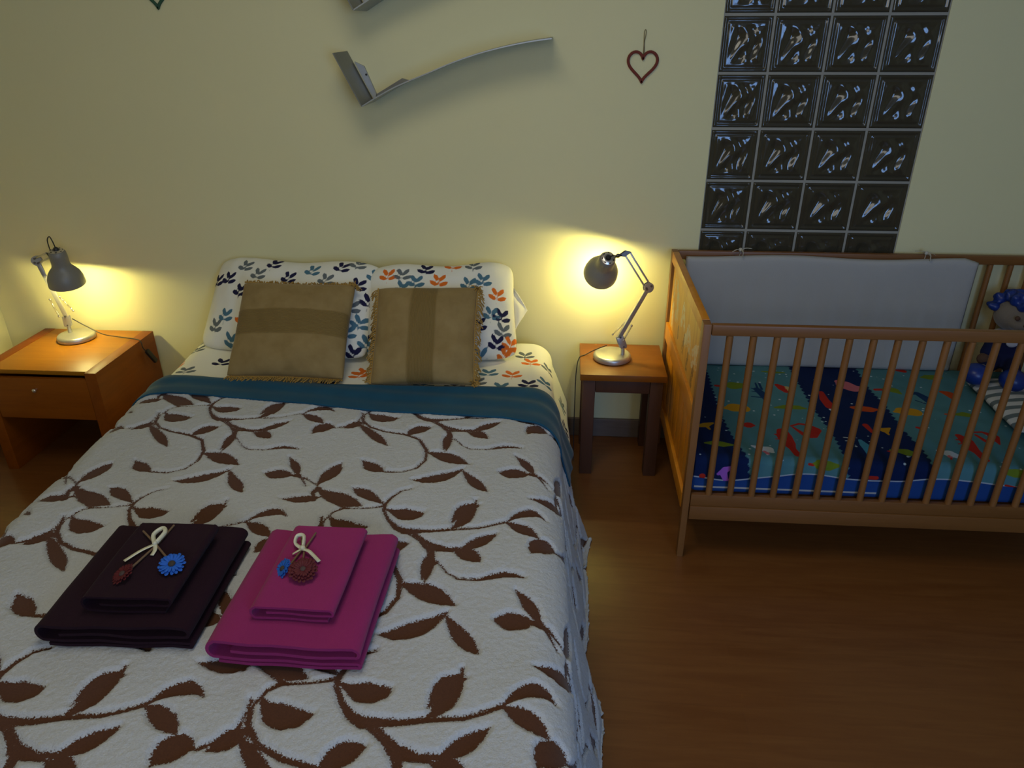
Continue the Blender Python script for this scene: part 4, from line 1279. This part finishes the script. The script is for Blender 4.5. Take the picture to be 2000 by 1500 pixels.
# ================================================================ COT
CX0, CX1, CY0, CY1, CH = -.107, 1.50, -.889, -.030, .923
cot = empty('baby_cot', ((CX0 + CX1) / 2, (CY0 + CY1) / 2, 0))
tag(cot, 'pine baby cot with barred sides and a solid decorated end, right of the stool', 'cot')


def cotobj(name, bm, m, parent=None, smooth=True, ang=.6):
    o = from_bm(name, bm, m, cot if parent is None else parent, smooth=smooth, angle=ang)
    if parent is None: o.location = -cot.location
    return o


def cotbox(name, lo, hi, m, bevel=.003):
    bm = bmesh.new(); bm_box(bm, lo, hi, bevel)
    return cotobj(name, bm, m)


TH = .026
for side_, x in ((0, CX0), (1, CX1 - TH)):
    for y0, y1 in ((CY0, CY0 + .044), (CY1 - .044, CY1)):
        # post, tapering below the bottom rail
        bm = bmesh.new()
        bm_box(bm, (x, y0, 0), (x + TH, y1, CH - .001), .003)
        for v in bm.verts:
            if v.co.z < .02:
                cx, cy = x + TH / 2, (y0 + y1) / 2
                v.co.x = cx + (v.co.x - cx) * .86; v.co.y = cy + (v.co.y - cy) * .62
        cotobj('leg', bm, MAT['beech_z'])
    e0, e1 = CY0 + .045, CY1 - .045
    cotbox('end_rail', (x, e0, .880), (x + TH, e1, CH), MAT['pine'])
    cotbox('end_rail', (x, e0, .540), (x + TH, e1, .614), MAT['pine'])
    cotbox('end_rail', (x, e0, .196), (x + TH, e1, .258), MAT['pine'])
    for k in range(7):
        w = (e1 - e0 - .012) / 7
        cotbox('end_slat', (x + .012, e0 + .006 + w * k + .004, .259), (x + .021, e0 + .006 + w * (k + 1) - .004, .539), MAT['pine'], .002)
    # solid upper board with remains of animal stickers
    ny, nz = 150, 60
    Y, Z = np.meshgrid(np.linspace(e0 + .001, e1 - .018, ny), np.linspace(.615, .879, nz))
    X = np.full_like(Y, x + .0105)
    V = np.concatenate([np.stack([X, Y, Z], -1).reshape(-1, 3), np.stack([X + .009, Y, Z], -1).reshape(-1, 3)])
    F = grid_faces(ny, nz); N = ny * nz
    per = list(range(ny)) + [ny * k + ny - 1 for k in range(1, nz)] + [ny * (nz - 1) + k for k in range(ny - 2, -1, -1)] + [ny * k for k in range(nz - 2, 0, -1)]
    sd = [[per[k], per[(k + 1) % len(per)], per[(k + 1) % len(per)] + N, per[k] + N] for k in range(len(per))]
    pan = mesh_np('end_panel', V, F[:, ::-1].tolist() + (F + N).tolist() + sd, MAT['decal_pine'], cot, smooth=False)
    pan.location = -cot.location
    W_, G_, B_ = (.62, .60, .55), (.38, .42, .45), (.10, .035, .015)
    cc = []; st_ = []
    def dec(p, c): st_.append(p); cc.append(c)
    dec([(-.16, .84, .02), (-.15, .78, .03), (-.16, .70, .025), (-.17, .65, .02)], W_)
    dec([(-.22, .83, .02), (-.27, .78, .035), (-.28, .72, .03), (-.23, .70, .02)], G_)
    dec([(-.40, .74, .02), (-.43, .80, .03), (-.47, .75, .02)], W_)
    dec([(-.52, .71, .025), (-.58, .76, .04), (-.63, .73, .025)], W_)
    dec([(-.70, .72, .035), (-.76, .75, .045), (-.80, .78, .03)], W_)
    dec([(-.48, .66, .02), (-.50, .72, .012)], B_)
    dec([(-.60, .64, .02), (-.61, .69, .016)], B_)
    dec([(-.72, .64, .022), (-.74, .72, .02)], B_)
    dec([(-.35, .66, .012), (-.34, .69, .012)], B_)
    YY = np.concatenate([Y.ravel(), Y.ravel()]); ZZ = np.concatenate([Z.ravel(), Z.ravel()])
    D = np.full(YY.shape, 1.0); C = np.zeros(YY.shape + (3,))
    sdf_strokes(YY, ZZ, st_, D, C, cc)
    D[N:] = 1.0
    set_attr(pan, 'printdist', D); set_attr(pan, 'printcol', C)

for y0, y1, nm in ((CY0, CY0 + .024, 0), (CY1 - .024, CY1, 1)):
    m = MAT['beech']
    cotbox('side_rail', (CX0 + TH + .001, y0, .884), (CX1 - TH - .001, y1, CH - .002), m, .005)
    bm = bmesh.new()
    yo = y0 + (.004 if nm == 0 else 0)
    bm_box(bm, (CX0 + TH + .001, yo, .232), (CX1 - TH - .001, yo + .020, .279), .003)
    bm_box(bm, (CX0 + TH + .001, y0, .176), (CX1 - TH - .001, y1, .2315), .003)
    cotobj('side_rail', bm, m)
    xs = [-.0195 + .0739 * k for k in range(20)] if nm == 0 else [1.177 + .08 * k for k in range(-15, 4)]
    for xx in xs:
        if xx > CX1 - TH - .02 or xx < CX0 + TH + .015: continue
        bm = bmesh.new()
        yc = (y0 + y1) / 2
        bm_tube(bm, [(xx, yc, .2792), (xx, yc, .8838)], .0112, 14)
        cotobj('bar', bm, MAT['beech_z'], ang=.9)
cotbox('mattress_board', (CX0 + TH + .002, CY0 + .026, .250), (CX1 - TH - .002, CY1 - .026, .266), MAT['beech'], .002)

# ---- mattress, quilt
MX0, MX1, MY0, MY1 = -.078, 1.468, -.853, -.062
MAT['mattress_blue'] = fabric('blue_fitted_sheet', (0.014, 0.062, 0.24, 1), .9, 500, .3, .1)
bm = bmesh.new()
bm_box(bm, (MX0, MY0, .2675), (MX1, MY1, .408), .025, 4)
mt = from_bm('cot_mattress', bm, MAT['mattress_blue'], None, smooth=True, angle=1.3)
tag(mt, 'mattress in a bright blue fitted sheet, in the cot under the quilt', 'mattress')
bm = bmesh.new()
bm_box(bm, (MX0 + .01, MY0 - .0012, .290), (.56, MY0 + .004, .297), .001, 1)
pp = from_bm('piping', bm, MAT['bumper'], mt)


def cot_surface(s, t):
    ye, r, z0 = -.828, .030, .4185
    z = np.full_like(s, z0) + noise2(s * 14, t * 14, 9, 3) * .005
    y = t.copy()
    over = np.maximum(ye - t, 0)
    th = np.clip(over / r, 0, PI / 2); l = np.maximum(over - r * PI / 2, 0)
    m = over > 0
    y = np.where(m, ye - r * np.sin(th) * 1.0 - np.clip(l, 0, .02) * .05, y)
    z = np.where(m, z - r * (1 - np.cos(th)) - l, z)
    xx = np.minimum(s, MX1 + .0)
    return xx, np.maximum(y, -.8605), z


SEA = [('g', [(0.137, -0.28, 0.0128), (0.162, -0.281, 0.0321), (0.191, -0.281, 0.0256)]), ('r', [(0.092, -0.284, 0.0093), (0.108, -0.289, 0.0093)]), ('t', [(0.25, -0.313, 0.0144), (0.264, -0.359, 0.0169), (0.266, -0.406, 0.0084)]), ('t', [(0.231, -0.305, 0.0033), (0.248, -0.322, 0.0055)]), ('t', [(0.257, -0.256, 0.0036), (0.255, -0.311, 0.0055)]), ('t', [(0.271, -0.256, 0.0046), (0.271, -0.313, 0.0052)]), ('t', [(0.217, -0.375, 0.0036), (0.255, -0.384, 0.0036)]), ('t', [(0.226, -0.332, 0.0025), (0.257, -0.341, 0.0036)]), ('r', [(0.34, -0.277, 0.0111), (0.356, -0.302, 0.0206), (0.365, -0.327, 0.0144)]), ('c', [(0.373, -0.302, 0.017), (0.385, -0.327, 0.0144)]), ('g', [(0.287, -0.47, 0.006), (0.328, -0.464, 0.0175), (0.379, -0.464, 0.0155), (0.405, -0.469, 0.0046)]), ('g', [(0.309, -0.139, 0.0042), (0.351, -0.148, 0.0129), (0.403, -0.148, 0.0036)]), ('y', [(0.097, -0.479, 0.0113), (0.129, -0.476, 0.0312), (0.163, -0.482, 0.0263)]), ('r', [(0.141, -0.613, 0.0111), (0.156, -0.613, 0.0195), (0.174, -0.617, 0.006)]), ('r', [(0.269, -0.654, 0.0206), (0.267, -0.691, 0.0281), (0.269, -0.742, 0.025), (0.273, -0.781, 0.0127), (0.28, -0.822, 0.0126)]), ('r', [(0.311, -0.61, 0.0044), (0.346, -0.59, 0.006), (0.377, -0.598, 0.0075), (0.392, -0.636, 0.0226), (0.375, -0.684, 0.0131)]), ('r', [(0.316, -0.617, 0.0044), (0.342, -0.671, 0.0103), (0.363, -0.686, 0.0118)]), ('r', [(0.236, -0.678, 0.0036), (0.255, -0.693, 0.0042)]), ('r', [(0.231, -0.712, 0.0025), (0.254, -0.715, 0.0033)]), ('r', [(0.236, -0.745, 0.0036), (0.255, -0.738, 0.0033)]), ('w', [(0.137, -0.767, 0.006), (0.16, -0.782, 0.0163), (0.186, -0.788, 0.0203), (0.198, -0.806, 0.0075)]), ('p', [(0.167, -0.782, 0.0104), (0.179, -0.819, 0.0067)]), ('r', [(0.153, -0.778, 0.0036), (0.177, -0.8, 0.0052)]), ('g', [(0.328, -0.859, 0.0041), (0.349, -0.861, 0.0187), (0.38, -0.864, 0.0187), (0.408, -0.862, 0.0073)]), ('r', [(0.313, -0.862, 0.005), (0.326, -0.864, 0.005)]), ('y', [(-0.034, -0.639, 0.0103), (-0.007, -0.632, 0.016), (0.023, -0.613, 0.005)]), ('y', [(-0.007, -0.632, 0.0084), (0.004, -0.66, 0.005)]), ('g', [(-0.028, -0.761, 0.005), (0.005, -0.761, 0.0159), (0.033, -0.77, 0.0168), (0.071, -0.772, 0.0042)]), ('v', [(0.009, -0.911, 0.0058), (0.03, -0.894, 0.0129), (0.054, -0.883, 0.0056)]), ('v', [(0.028, -0.91, 0.0123), (0.04, -0.941, 0.0082), (0.052, -0.935, 0.0058)]), ('r', [(-0.045, -0.926, 0.0114), (-0.045, -0.95, 0.0049), (-0.028, -0.943, 0.0073)]), ('p', [(0.611, -0.209, 0.0175), (0.627, -0.237, 0.0356), (0.651, -0.264, 0.0313), (0.675, -0.253, 0.0103)]), ('r', [(0.507, -0.319, 0.0095), (0.5, -0.382, 0.0179), (0.507, -0.439, 0.0206)]), ('w', [(0.503, -0.466, 0.0095), (0.509, -0.479, 0.0052)]), ('o', [(0.592, -0.442, 0.0111), (0.618, -0.448, 0.0238), (0.649, -0.457, 0.0223), (0.675, -0.458, 0.0087)]), ('w', [(0.481, -0.683, 0.0036), (0.512, -0.686, 0.0044)]), ('w', [(0.516, -0.641, 0.0025), (0.516, -0.686, 0.0033)]), ('w', [(0.477, -0.712, 0.0025), (0.51, -0.702, 0.0036)]), ('a', [(0.533, -0.699, 0.0071), (0.536, -0.739, 0.0174), (0.531, -0.795, 0.0094), (0.517, -0.84, 0.0025)]), ('g', [(0.155, -0.932, 0.0025), (0.182, -0.934, 0.0074), (0.212, -0.94, 0.0043)]), ('t', [(0.255, -0.947, 0.0032), (0.29, -0.95, 0.0014), (0.325, -0.949, 0.0023)]), ('r', [(0.375, -0.94, 0.009), (0.405, -0.941, 0.0067)]), ('w', [(0.406, -0.935, 0.0044), (0.425, -0.944, 0.0025)]), ('r', [(0.736, -0.277, 0.0087), (0.76, -0.277, 0.0087)]), ('g', [(0.771, -0.272, 0.0093), (0.804, -0.281, 0.0229), (0.823, -0.314, 0.0051)]), ('r', [(0.873, -0.07, 0.0071), (0.897, -0.085, 0.0122), (0.916, -0.093, 0.0152)]), ('g', [(0.97, -0.149, 0.0079), (1.001, -0.146, 0.0233), (1.036, -0.143, 0.0218)]), ('t', [(0.863, -0.316, 0.0044), (0.889, -0.302, 0.0135), (0.901, -0.339, 0.0185), (0.903, -0.399, 0.0058)]), ('t', [(0.859, -0.366, 0.0036), (0.887, -0.393, 0.0044)]), ('o', [(0.995, -0.287, 0.012), (1.012, -0.302, 0.0218), (1.01, -0.351, 0.0063)]), ('w', [(1.01, -0.298, 0.0091), (1.015, -0.307, 0.0073)]), ('y', [(0.738, -0.476, 0.0079), (0.771, -0.47, 0.0299), (0.807, -0.475, 0.032), (0.826, -0.485, 0.0093)]), ('g', [(0.946, -0.486, 0.0044), (1.001, -0.475, 0.021), (1.031, -0.476, 0.0079)]), ('o', [(0.922, -0.483, 0.005), (0.944, -0.482, 0.0063)]), ('r', [(0.771, -0.601, 0.0078), (0.788, -0.613, 0.0114)]), ('r', [(0.899, -0.651, 0.0154), (0.908, -0.68, 0.0262), (0.903, -0.736, 0.0232), (0.911, -0.763, 0.0154), (0.913, -0.809, 0.0147)]), ('r', [(0.948, -0.616, 0.0044), (1.0, -0.607, 0.0063), (1.026, -0.635, 0.021), (1.019, -0.693, 0.0036)]), ('r', [(0.965, -0.634, 0.0063), (0.981, -0.677, 0.0091), (1.017, -0.666, 0.0063)]), ('r', [(0.873, -0.683, 0.0036), (0.894, -0.677, 0.0039)]), ('r', [(0.868, -0.711, 0.0028), (0.892, -0.705, 0.0028)]), ('w', [(0.776, -0.757, 0.0048), (0.809, -0.776, 0.0204), (0.831, -0.795, 0.0126), (0.83, -0.821, 0.0036)]), ('p', [(0.805, -0.769, 0.0091), (0.804, -0.795, 0.0099)]), ('r', [(0.816, -0.763, 0.0036), (0.8, -0.812, 0.0036)]), ('y', [(0.616, -0.613, 0.0036), (0.644, -0.626, 0.0173), (0.668, -0.61, 0.0044)]), ('y', [(0.644, -0.626, 0.0103), (0.647, -0.659, 0.0036)]), ('r', [(0.588, -0.589, 0.0108), (0.595, -0.642, 0.0071)]), ('g', [(0.615, -0.766, 0.006), (0.637, -0.77, 0.0129), (0.665, -0.781, 0.0221), (0.698, -0.784, 0.0061)]), ('r', [(0.602, -0.773, 0.0036), (0.611, -0.776, 0.0073)]), ('g', [(0.965, -0.861, 0.0098), (0.996, -0.864, 0.0165), (1.029, -0.864, 0.0156)]), ('r', [(0.946, -0.867, 0.0032), (0.96, -0.867, 0.0041)]), ('r', [(0.975, -0.914, 0.0042), (1.01, -0.92, 0.003)]), ('t', [(0.857, -0.914, 0.0032), (0.889, -0.92, 0.0043), (0.918, -0.917, 0.0032)]), ('r', [(0.507, -0.905, 0.0067), (0.545, -0.905, 0.0074)])]
SEACOL = {'g': (.15, .21, .015), 'r': (.40, .022, .012), 'y': (.48, .24, .01), 't': (.008, .035, .10), 'p': (.50, .13, .15), 'w': (.50, .55, .58), 'v': (.32, .10, .48), 'o': (.45, .06, .01), 'a': (.06, .26, .34), 'c': (.50, .36, .14)}
n1, n2 = 400, 250
s = np.linspace(MX0 + .004, MX1 - .004, n1)
hem = .082 + .010 * np.sin(s * 13 + 1.0) + .010 * np.clip((.35 - s) / .3, 0, 1) * 2
w = np.linspace(0, 1, n2)[:, None]
S_ = np.repeat(s[None], n2, 0)
T_ = -.072 * (1 - w) + (-.828 - hem[None]) * w
x, y, z = cot_surface(S_, T_)
quilt = mesh_np('cot_quilt', np.stack([x, y, z], -1).reshape(-1, 3), grid_faces(n1, n2)[:, ::-1], MAT['sea'])
md = quilt.modifiers.new('thickness', 'SOLIDIFY'); md.thickness = .007; md.offset = -1
tag(quilt, 'aqua and navy quilt printed with turtles, crabs and fish, spread in the baby cot', 'quilt')
rnd = random.Random(4)
sts = [p for c, p in SEA]; cols = [SEACOL[c] for c, p in SEA]
for q in range(170):
    x_, y_ = rnd.uniform(-.06, 1.45), rnd.uniform(-.88, -.08)
    r_ = rnd.choice((.0022, .003, .0042))
    sts.insert(0, [(x_, y_, r_), (x_ + .001, y_, r_)]); cols.insert(0, (.42, .52, .56))
D = np.full(S_.shape, 1.0); C = np.zeros(S_.shape + (3,))
sdf_strokes(S_, T_, sts, D, C, cols)
Bc = np.zeros(S_.shape + (3,)); Bc[:] = (.075, .20, .22)
BANDS = [[(0.07, -0.192), (0.064, -0.368), (0.061, -0.515), (0.068, -0.66), (0.082, -0.781), (0.101, -0.858), (0.111, -0.926)], [(0.441, -0.113), (0.438, -0.33), (0.441, -0.491), (0.453, -0.644), (0.446, -0.779), (0.444, -0.843), (0.46, -0.922)], [(0.717, -0.088), (0.708, -0.253), (0.715, -0.423), (0.706, -0.616), (0.719, -0.749), (0.717, -0.855), (0.729, -0.902)]]
scal = .010 * np.abs(np.sin(T_ * PI / .030)) 
def lx(b): return np.interp(-T_, [-p[1] for p in b], [p[0] for p in b])
navy = (S_ < lx(BANDS[0]) + scal) | ((S_ > lx(BANDS[1]) - scal) & (S_ < lx(BANDS[2]) + scal))
Bc[navy] = (.004, .014, .065)
hemw = (-.828 - hem[None] + .006) > T_
Bc[hemw] = (.45, .50, .55)
set_attr(quilt, 'printdist', D.ravel()); set_attr(quilt, 'printcol', C.reshape(-1, 3)); set_attr(quilt, 'basecol', Bc.reshape(-1, 3))

# ---- bumper pad tied to the back rail
u, v = np.meshgrid(np.linspace(-1, 1, 120), np.linspace(-1, 1, 50))
bw, bh = .582, .247
e = np.clip(1 - np.maximum(np.abs(u) ** 40, np.abs(v) ** 18), 0, 1) ** .5
xx = .531 + u * bw; zz = .664 + v * bh
zz = zz - .018 * np.clip((u - .9) / .1, 0, 1) * np.clip(v, 0, 1) - .006 * np.sin(u * 5) * np.clip(v, 0, 1)
cx_ = np.abs(u) > .985
hh = .015 * e
V = np.concatenate([np.stack([xx, -.0755 - hh + .002 * noise2(xx * 12, zz * 12, 6, 2), zz], -1).reshape(-1, 3), np.stack([xx, -.0750 + hh * 0 + .012 * e, zz], -1).reshape(-1, 3)])
F = grid_faces(120, 50); N = 6000
g = np.arange(N).reshape(50, 120); idx = np.arange(2 * N)
bd = np.concatenate([g[0], g[-1], g[:, 0], g[:, -1]]); idx[bd + N] = bd
bump = mesh_np('bumper_pad', V, np.concatenate([F, idx[F[:, ::-1] + N]]), MAT['bumper'])
tag(bump, 'plain cream padded bumper along the inside of the cot back, tied to its top rail', 'bumper')
for tx, sg in ((.168, 1), (.905, -1)):
    bm = bmesh.new()
    ring = [(tx + .004 * math.sin(a), -.041 + .0165 * math.cos(a), .905 + .0235 * math.sin(a)) for a in [2 * PI * k / 16 for k in range(16)]]
    ribbon_strip(bm, ring + ring[:1], .008, (1, 0, 0))
    bm_ball(bm, (tx, -.062, .932), .0085, 10)
    ribbon_strip(bm, [(tx, -.062, .932), (tx + .018 * sg, -.066, .941), (tx + .045 * sg, -.062, .939)], .009)
    ribbon_strip(bm, [(tx, -.062, .932), (tx - .016 * sg, -.070, .936), (tx - .034 * sg, -.070, .926)], .009)
    ribbon_strip(bm, [(tx, -.062, .932), (tx + .006, -.088, .930), (tx + .004, -.098, .910)], .009, (1, 0, 0))
    o = from_bm('tie', bm, MAT['tape'], bump, smooth=True, angle=3)
    md = o.modifiers.new('thickness', 'SOLIDIFY'); md.thickness = .001

# ---- striped baby pillow
PB = dict(c=(1.262, -.455, .4560), right=(1, -.03, .0), up=(.06, 1, .0), a=.178, b=.225, T=.028, seed=71, pinch=.03)
bp_, X_, Y_, U_, V_ = pillow('baby_pillow', PB, MAT['stripe'], 64)
tag(bp_, 'flat grey and white striped baby pillow in the cot, under the doll', 'pillow')
st_ = [[(-.3, yy, .0125), (.3, yy + .06, .0125)] for yy in np.arange(-.25, .25, .055)]
paint(bp_, X_ % 3 if False else np.where(X_ > 1.5, X_ - 3, X_), Y_, [(st_, [(.13, .16, .16)] * len(st_))])


# ---- plush doll
doll = empty('plush_doll', (1.215, -.215, .468)); doll.scale = (1.16, 1.16, 1.16)
tag(doll, 'plush doll with blue hair and round shiny blue feet, sitting in the cot', 'doll')


def blobs(name, parts, m, parent, vox=.006, sm=6):
    bm = bmesh.new()
    for c, r, sc in parts: bm_ball(bm, c, r, 20, sc)
    o = from_bm(name, bm, m, parent, smooth=True, angle=3)
    md = o.modifiers.new('remesh', 'REMESH'); md.mode = 'VOXEL'; md.voxel_size = vox; md.use_smooth_shade = True
    md = o.modifiers.new('smooth', 'SMOOTH'); md.factor = .6; md.iterations = sm
    return o


def limb(a, b, ra, rb, n=7):
    a, b = Vector(a), Vector(b)
    return [(a.lerp(b, k / (n - 1)), ra + (rb - ra) * k / (n - 1), (1, 1, 1)) for k in range(n)]


body = blobs('body', [((.035, .045, .210), .058, (1.1, .95, .95)), ((.035, -.002, .195), .030, (1.25, 1, .8)), ((.033, .050, .085), .050, (1, .8, 1.2))]
             + limb((.000, .04, .125), (-.055, -.01, .075), .022, .016) + limb((.07, .04, .125), (.125, 0, .075), .022, .016)
             + limb((.01, .03, .045), (-.085, -.06, .040), .026, .020) + limb((.06, .03, .045), (.010, -.10, .040), .026, .020), MAT['doll_skin'], doll)
bm = bmesh.new()
for ex in (.010, .055): bm_ball(bm, (ex, -.020, .222), .008, 12)
bm_ball(bm, (.034, -.034, .200), .006, 10)
bm_tube(bm, catmull([(.018, -.029, .184), (.034, -.034, .179), (.050, -.029, .184)], 4), .0016, 6)
from_bm('face_feature', bm, MAT['doll_brown'], body, smooth=True)
blobs('outfit', [((.033, .048, .095), .056, (1.02, .85, 1.05)), ((.033, .045, .055), .055, (1.15, .95, .6))] + limb((-.002, .042, .128), (-.045, .0, .088), .026, .022) + limb((.072, .042, .128), (.112, .006, .088), .026, .022)
      + limb((.01, .03, .047), (-.055, -.035, .043), .030, .026) + limb((.06, .03, .047), (.018, -.07, .043), .030, .026), MAT['doll_navy'], doll)
blobs('collar', [((.033 + .040 * math.cos(a), .030 + .034 * math.sin(a), .146), .016, (1, 1, .6)) for a in [2 * PI * k / 10 for k in range(10)]] + [((.030, -.001, .125), .018, (1.3, .5, 1))], MAT['doll_white'], doll, .005, 3)
for p in ((-.105, -.078, .0385), (-.005, -.122, .0385)):
    bm = bmesh.new(); bm_ball(bm, p, .040, 24, (1.05, 1.1, .92))
    from_bm('foot', bm, MAT['doll_blue'], doll, smooth=True, angle=3)
rnd = random.Random(6)
hp = []
for k in range(46):
    a = rnd.uniform(0, 2 * PI); el = rnd.uniform(.15, 1.4)
    d = Vector((math.cos(a) * math.cos(el), math.sin(a) * math.cos(el), math.sin(el)))
    if d.y < -.35 and d.z < .6: continue
    c = Vector((.035, .050, .215)) + Vector((d.x * .062, d.y * .055, d.z * .055))
    hp.append((c + d * .006, rnd.uniform(.013, .019), (1, 1, 1)))
    hp.append((c + d * .022, rnd.uniform(.008, .012), (1, 1, 1)))
blobs('hair', hp, MAT['doll_blue'], doll, .005, 2)
blobs('paw', [((-.062, -.018, .070), .020, (1, 1, 1))], MAT['doll_brown'], doll, .005, 2)
blobs('paw', [((.130, -.006, .070), .020, (1, 1, 1))], MAT['doll_brown'], doll, .005, 2)
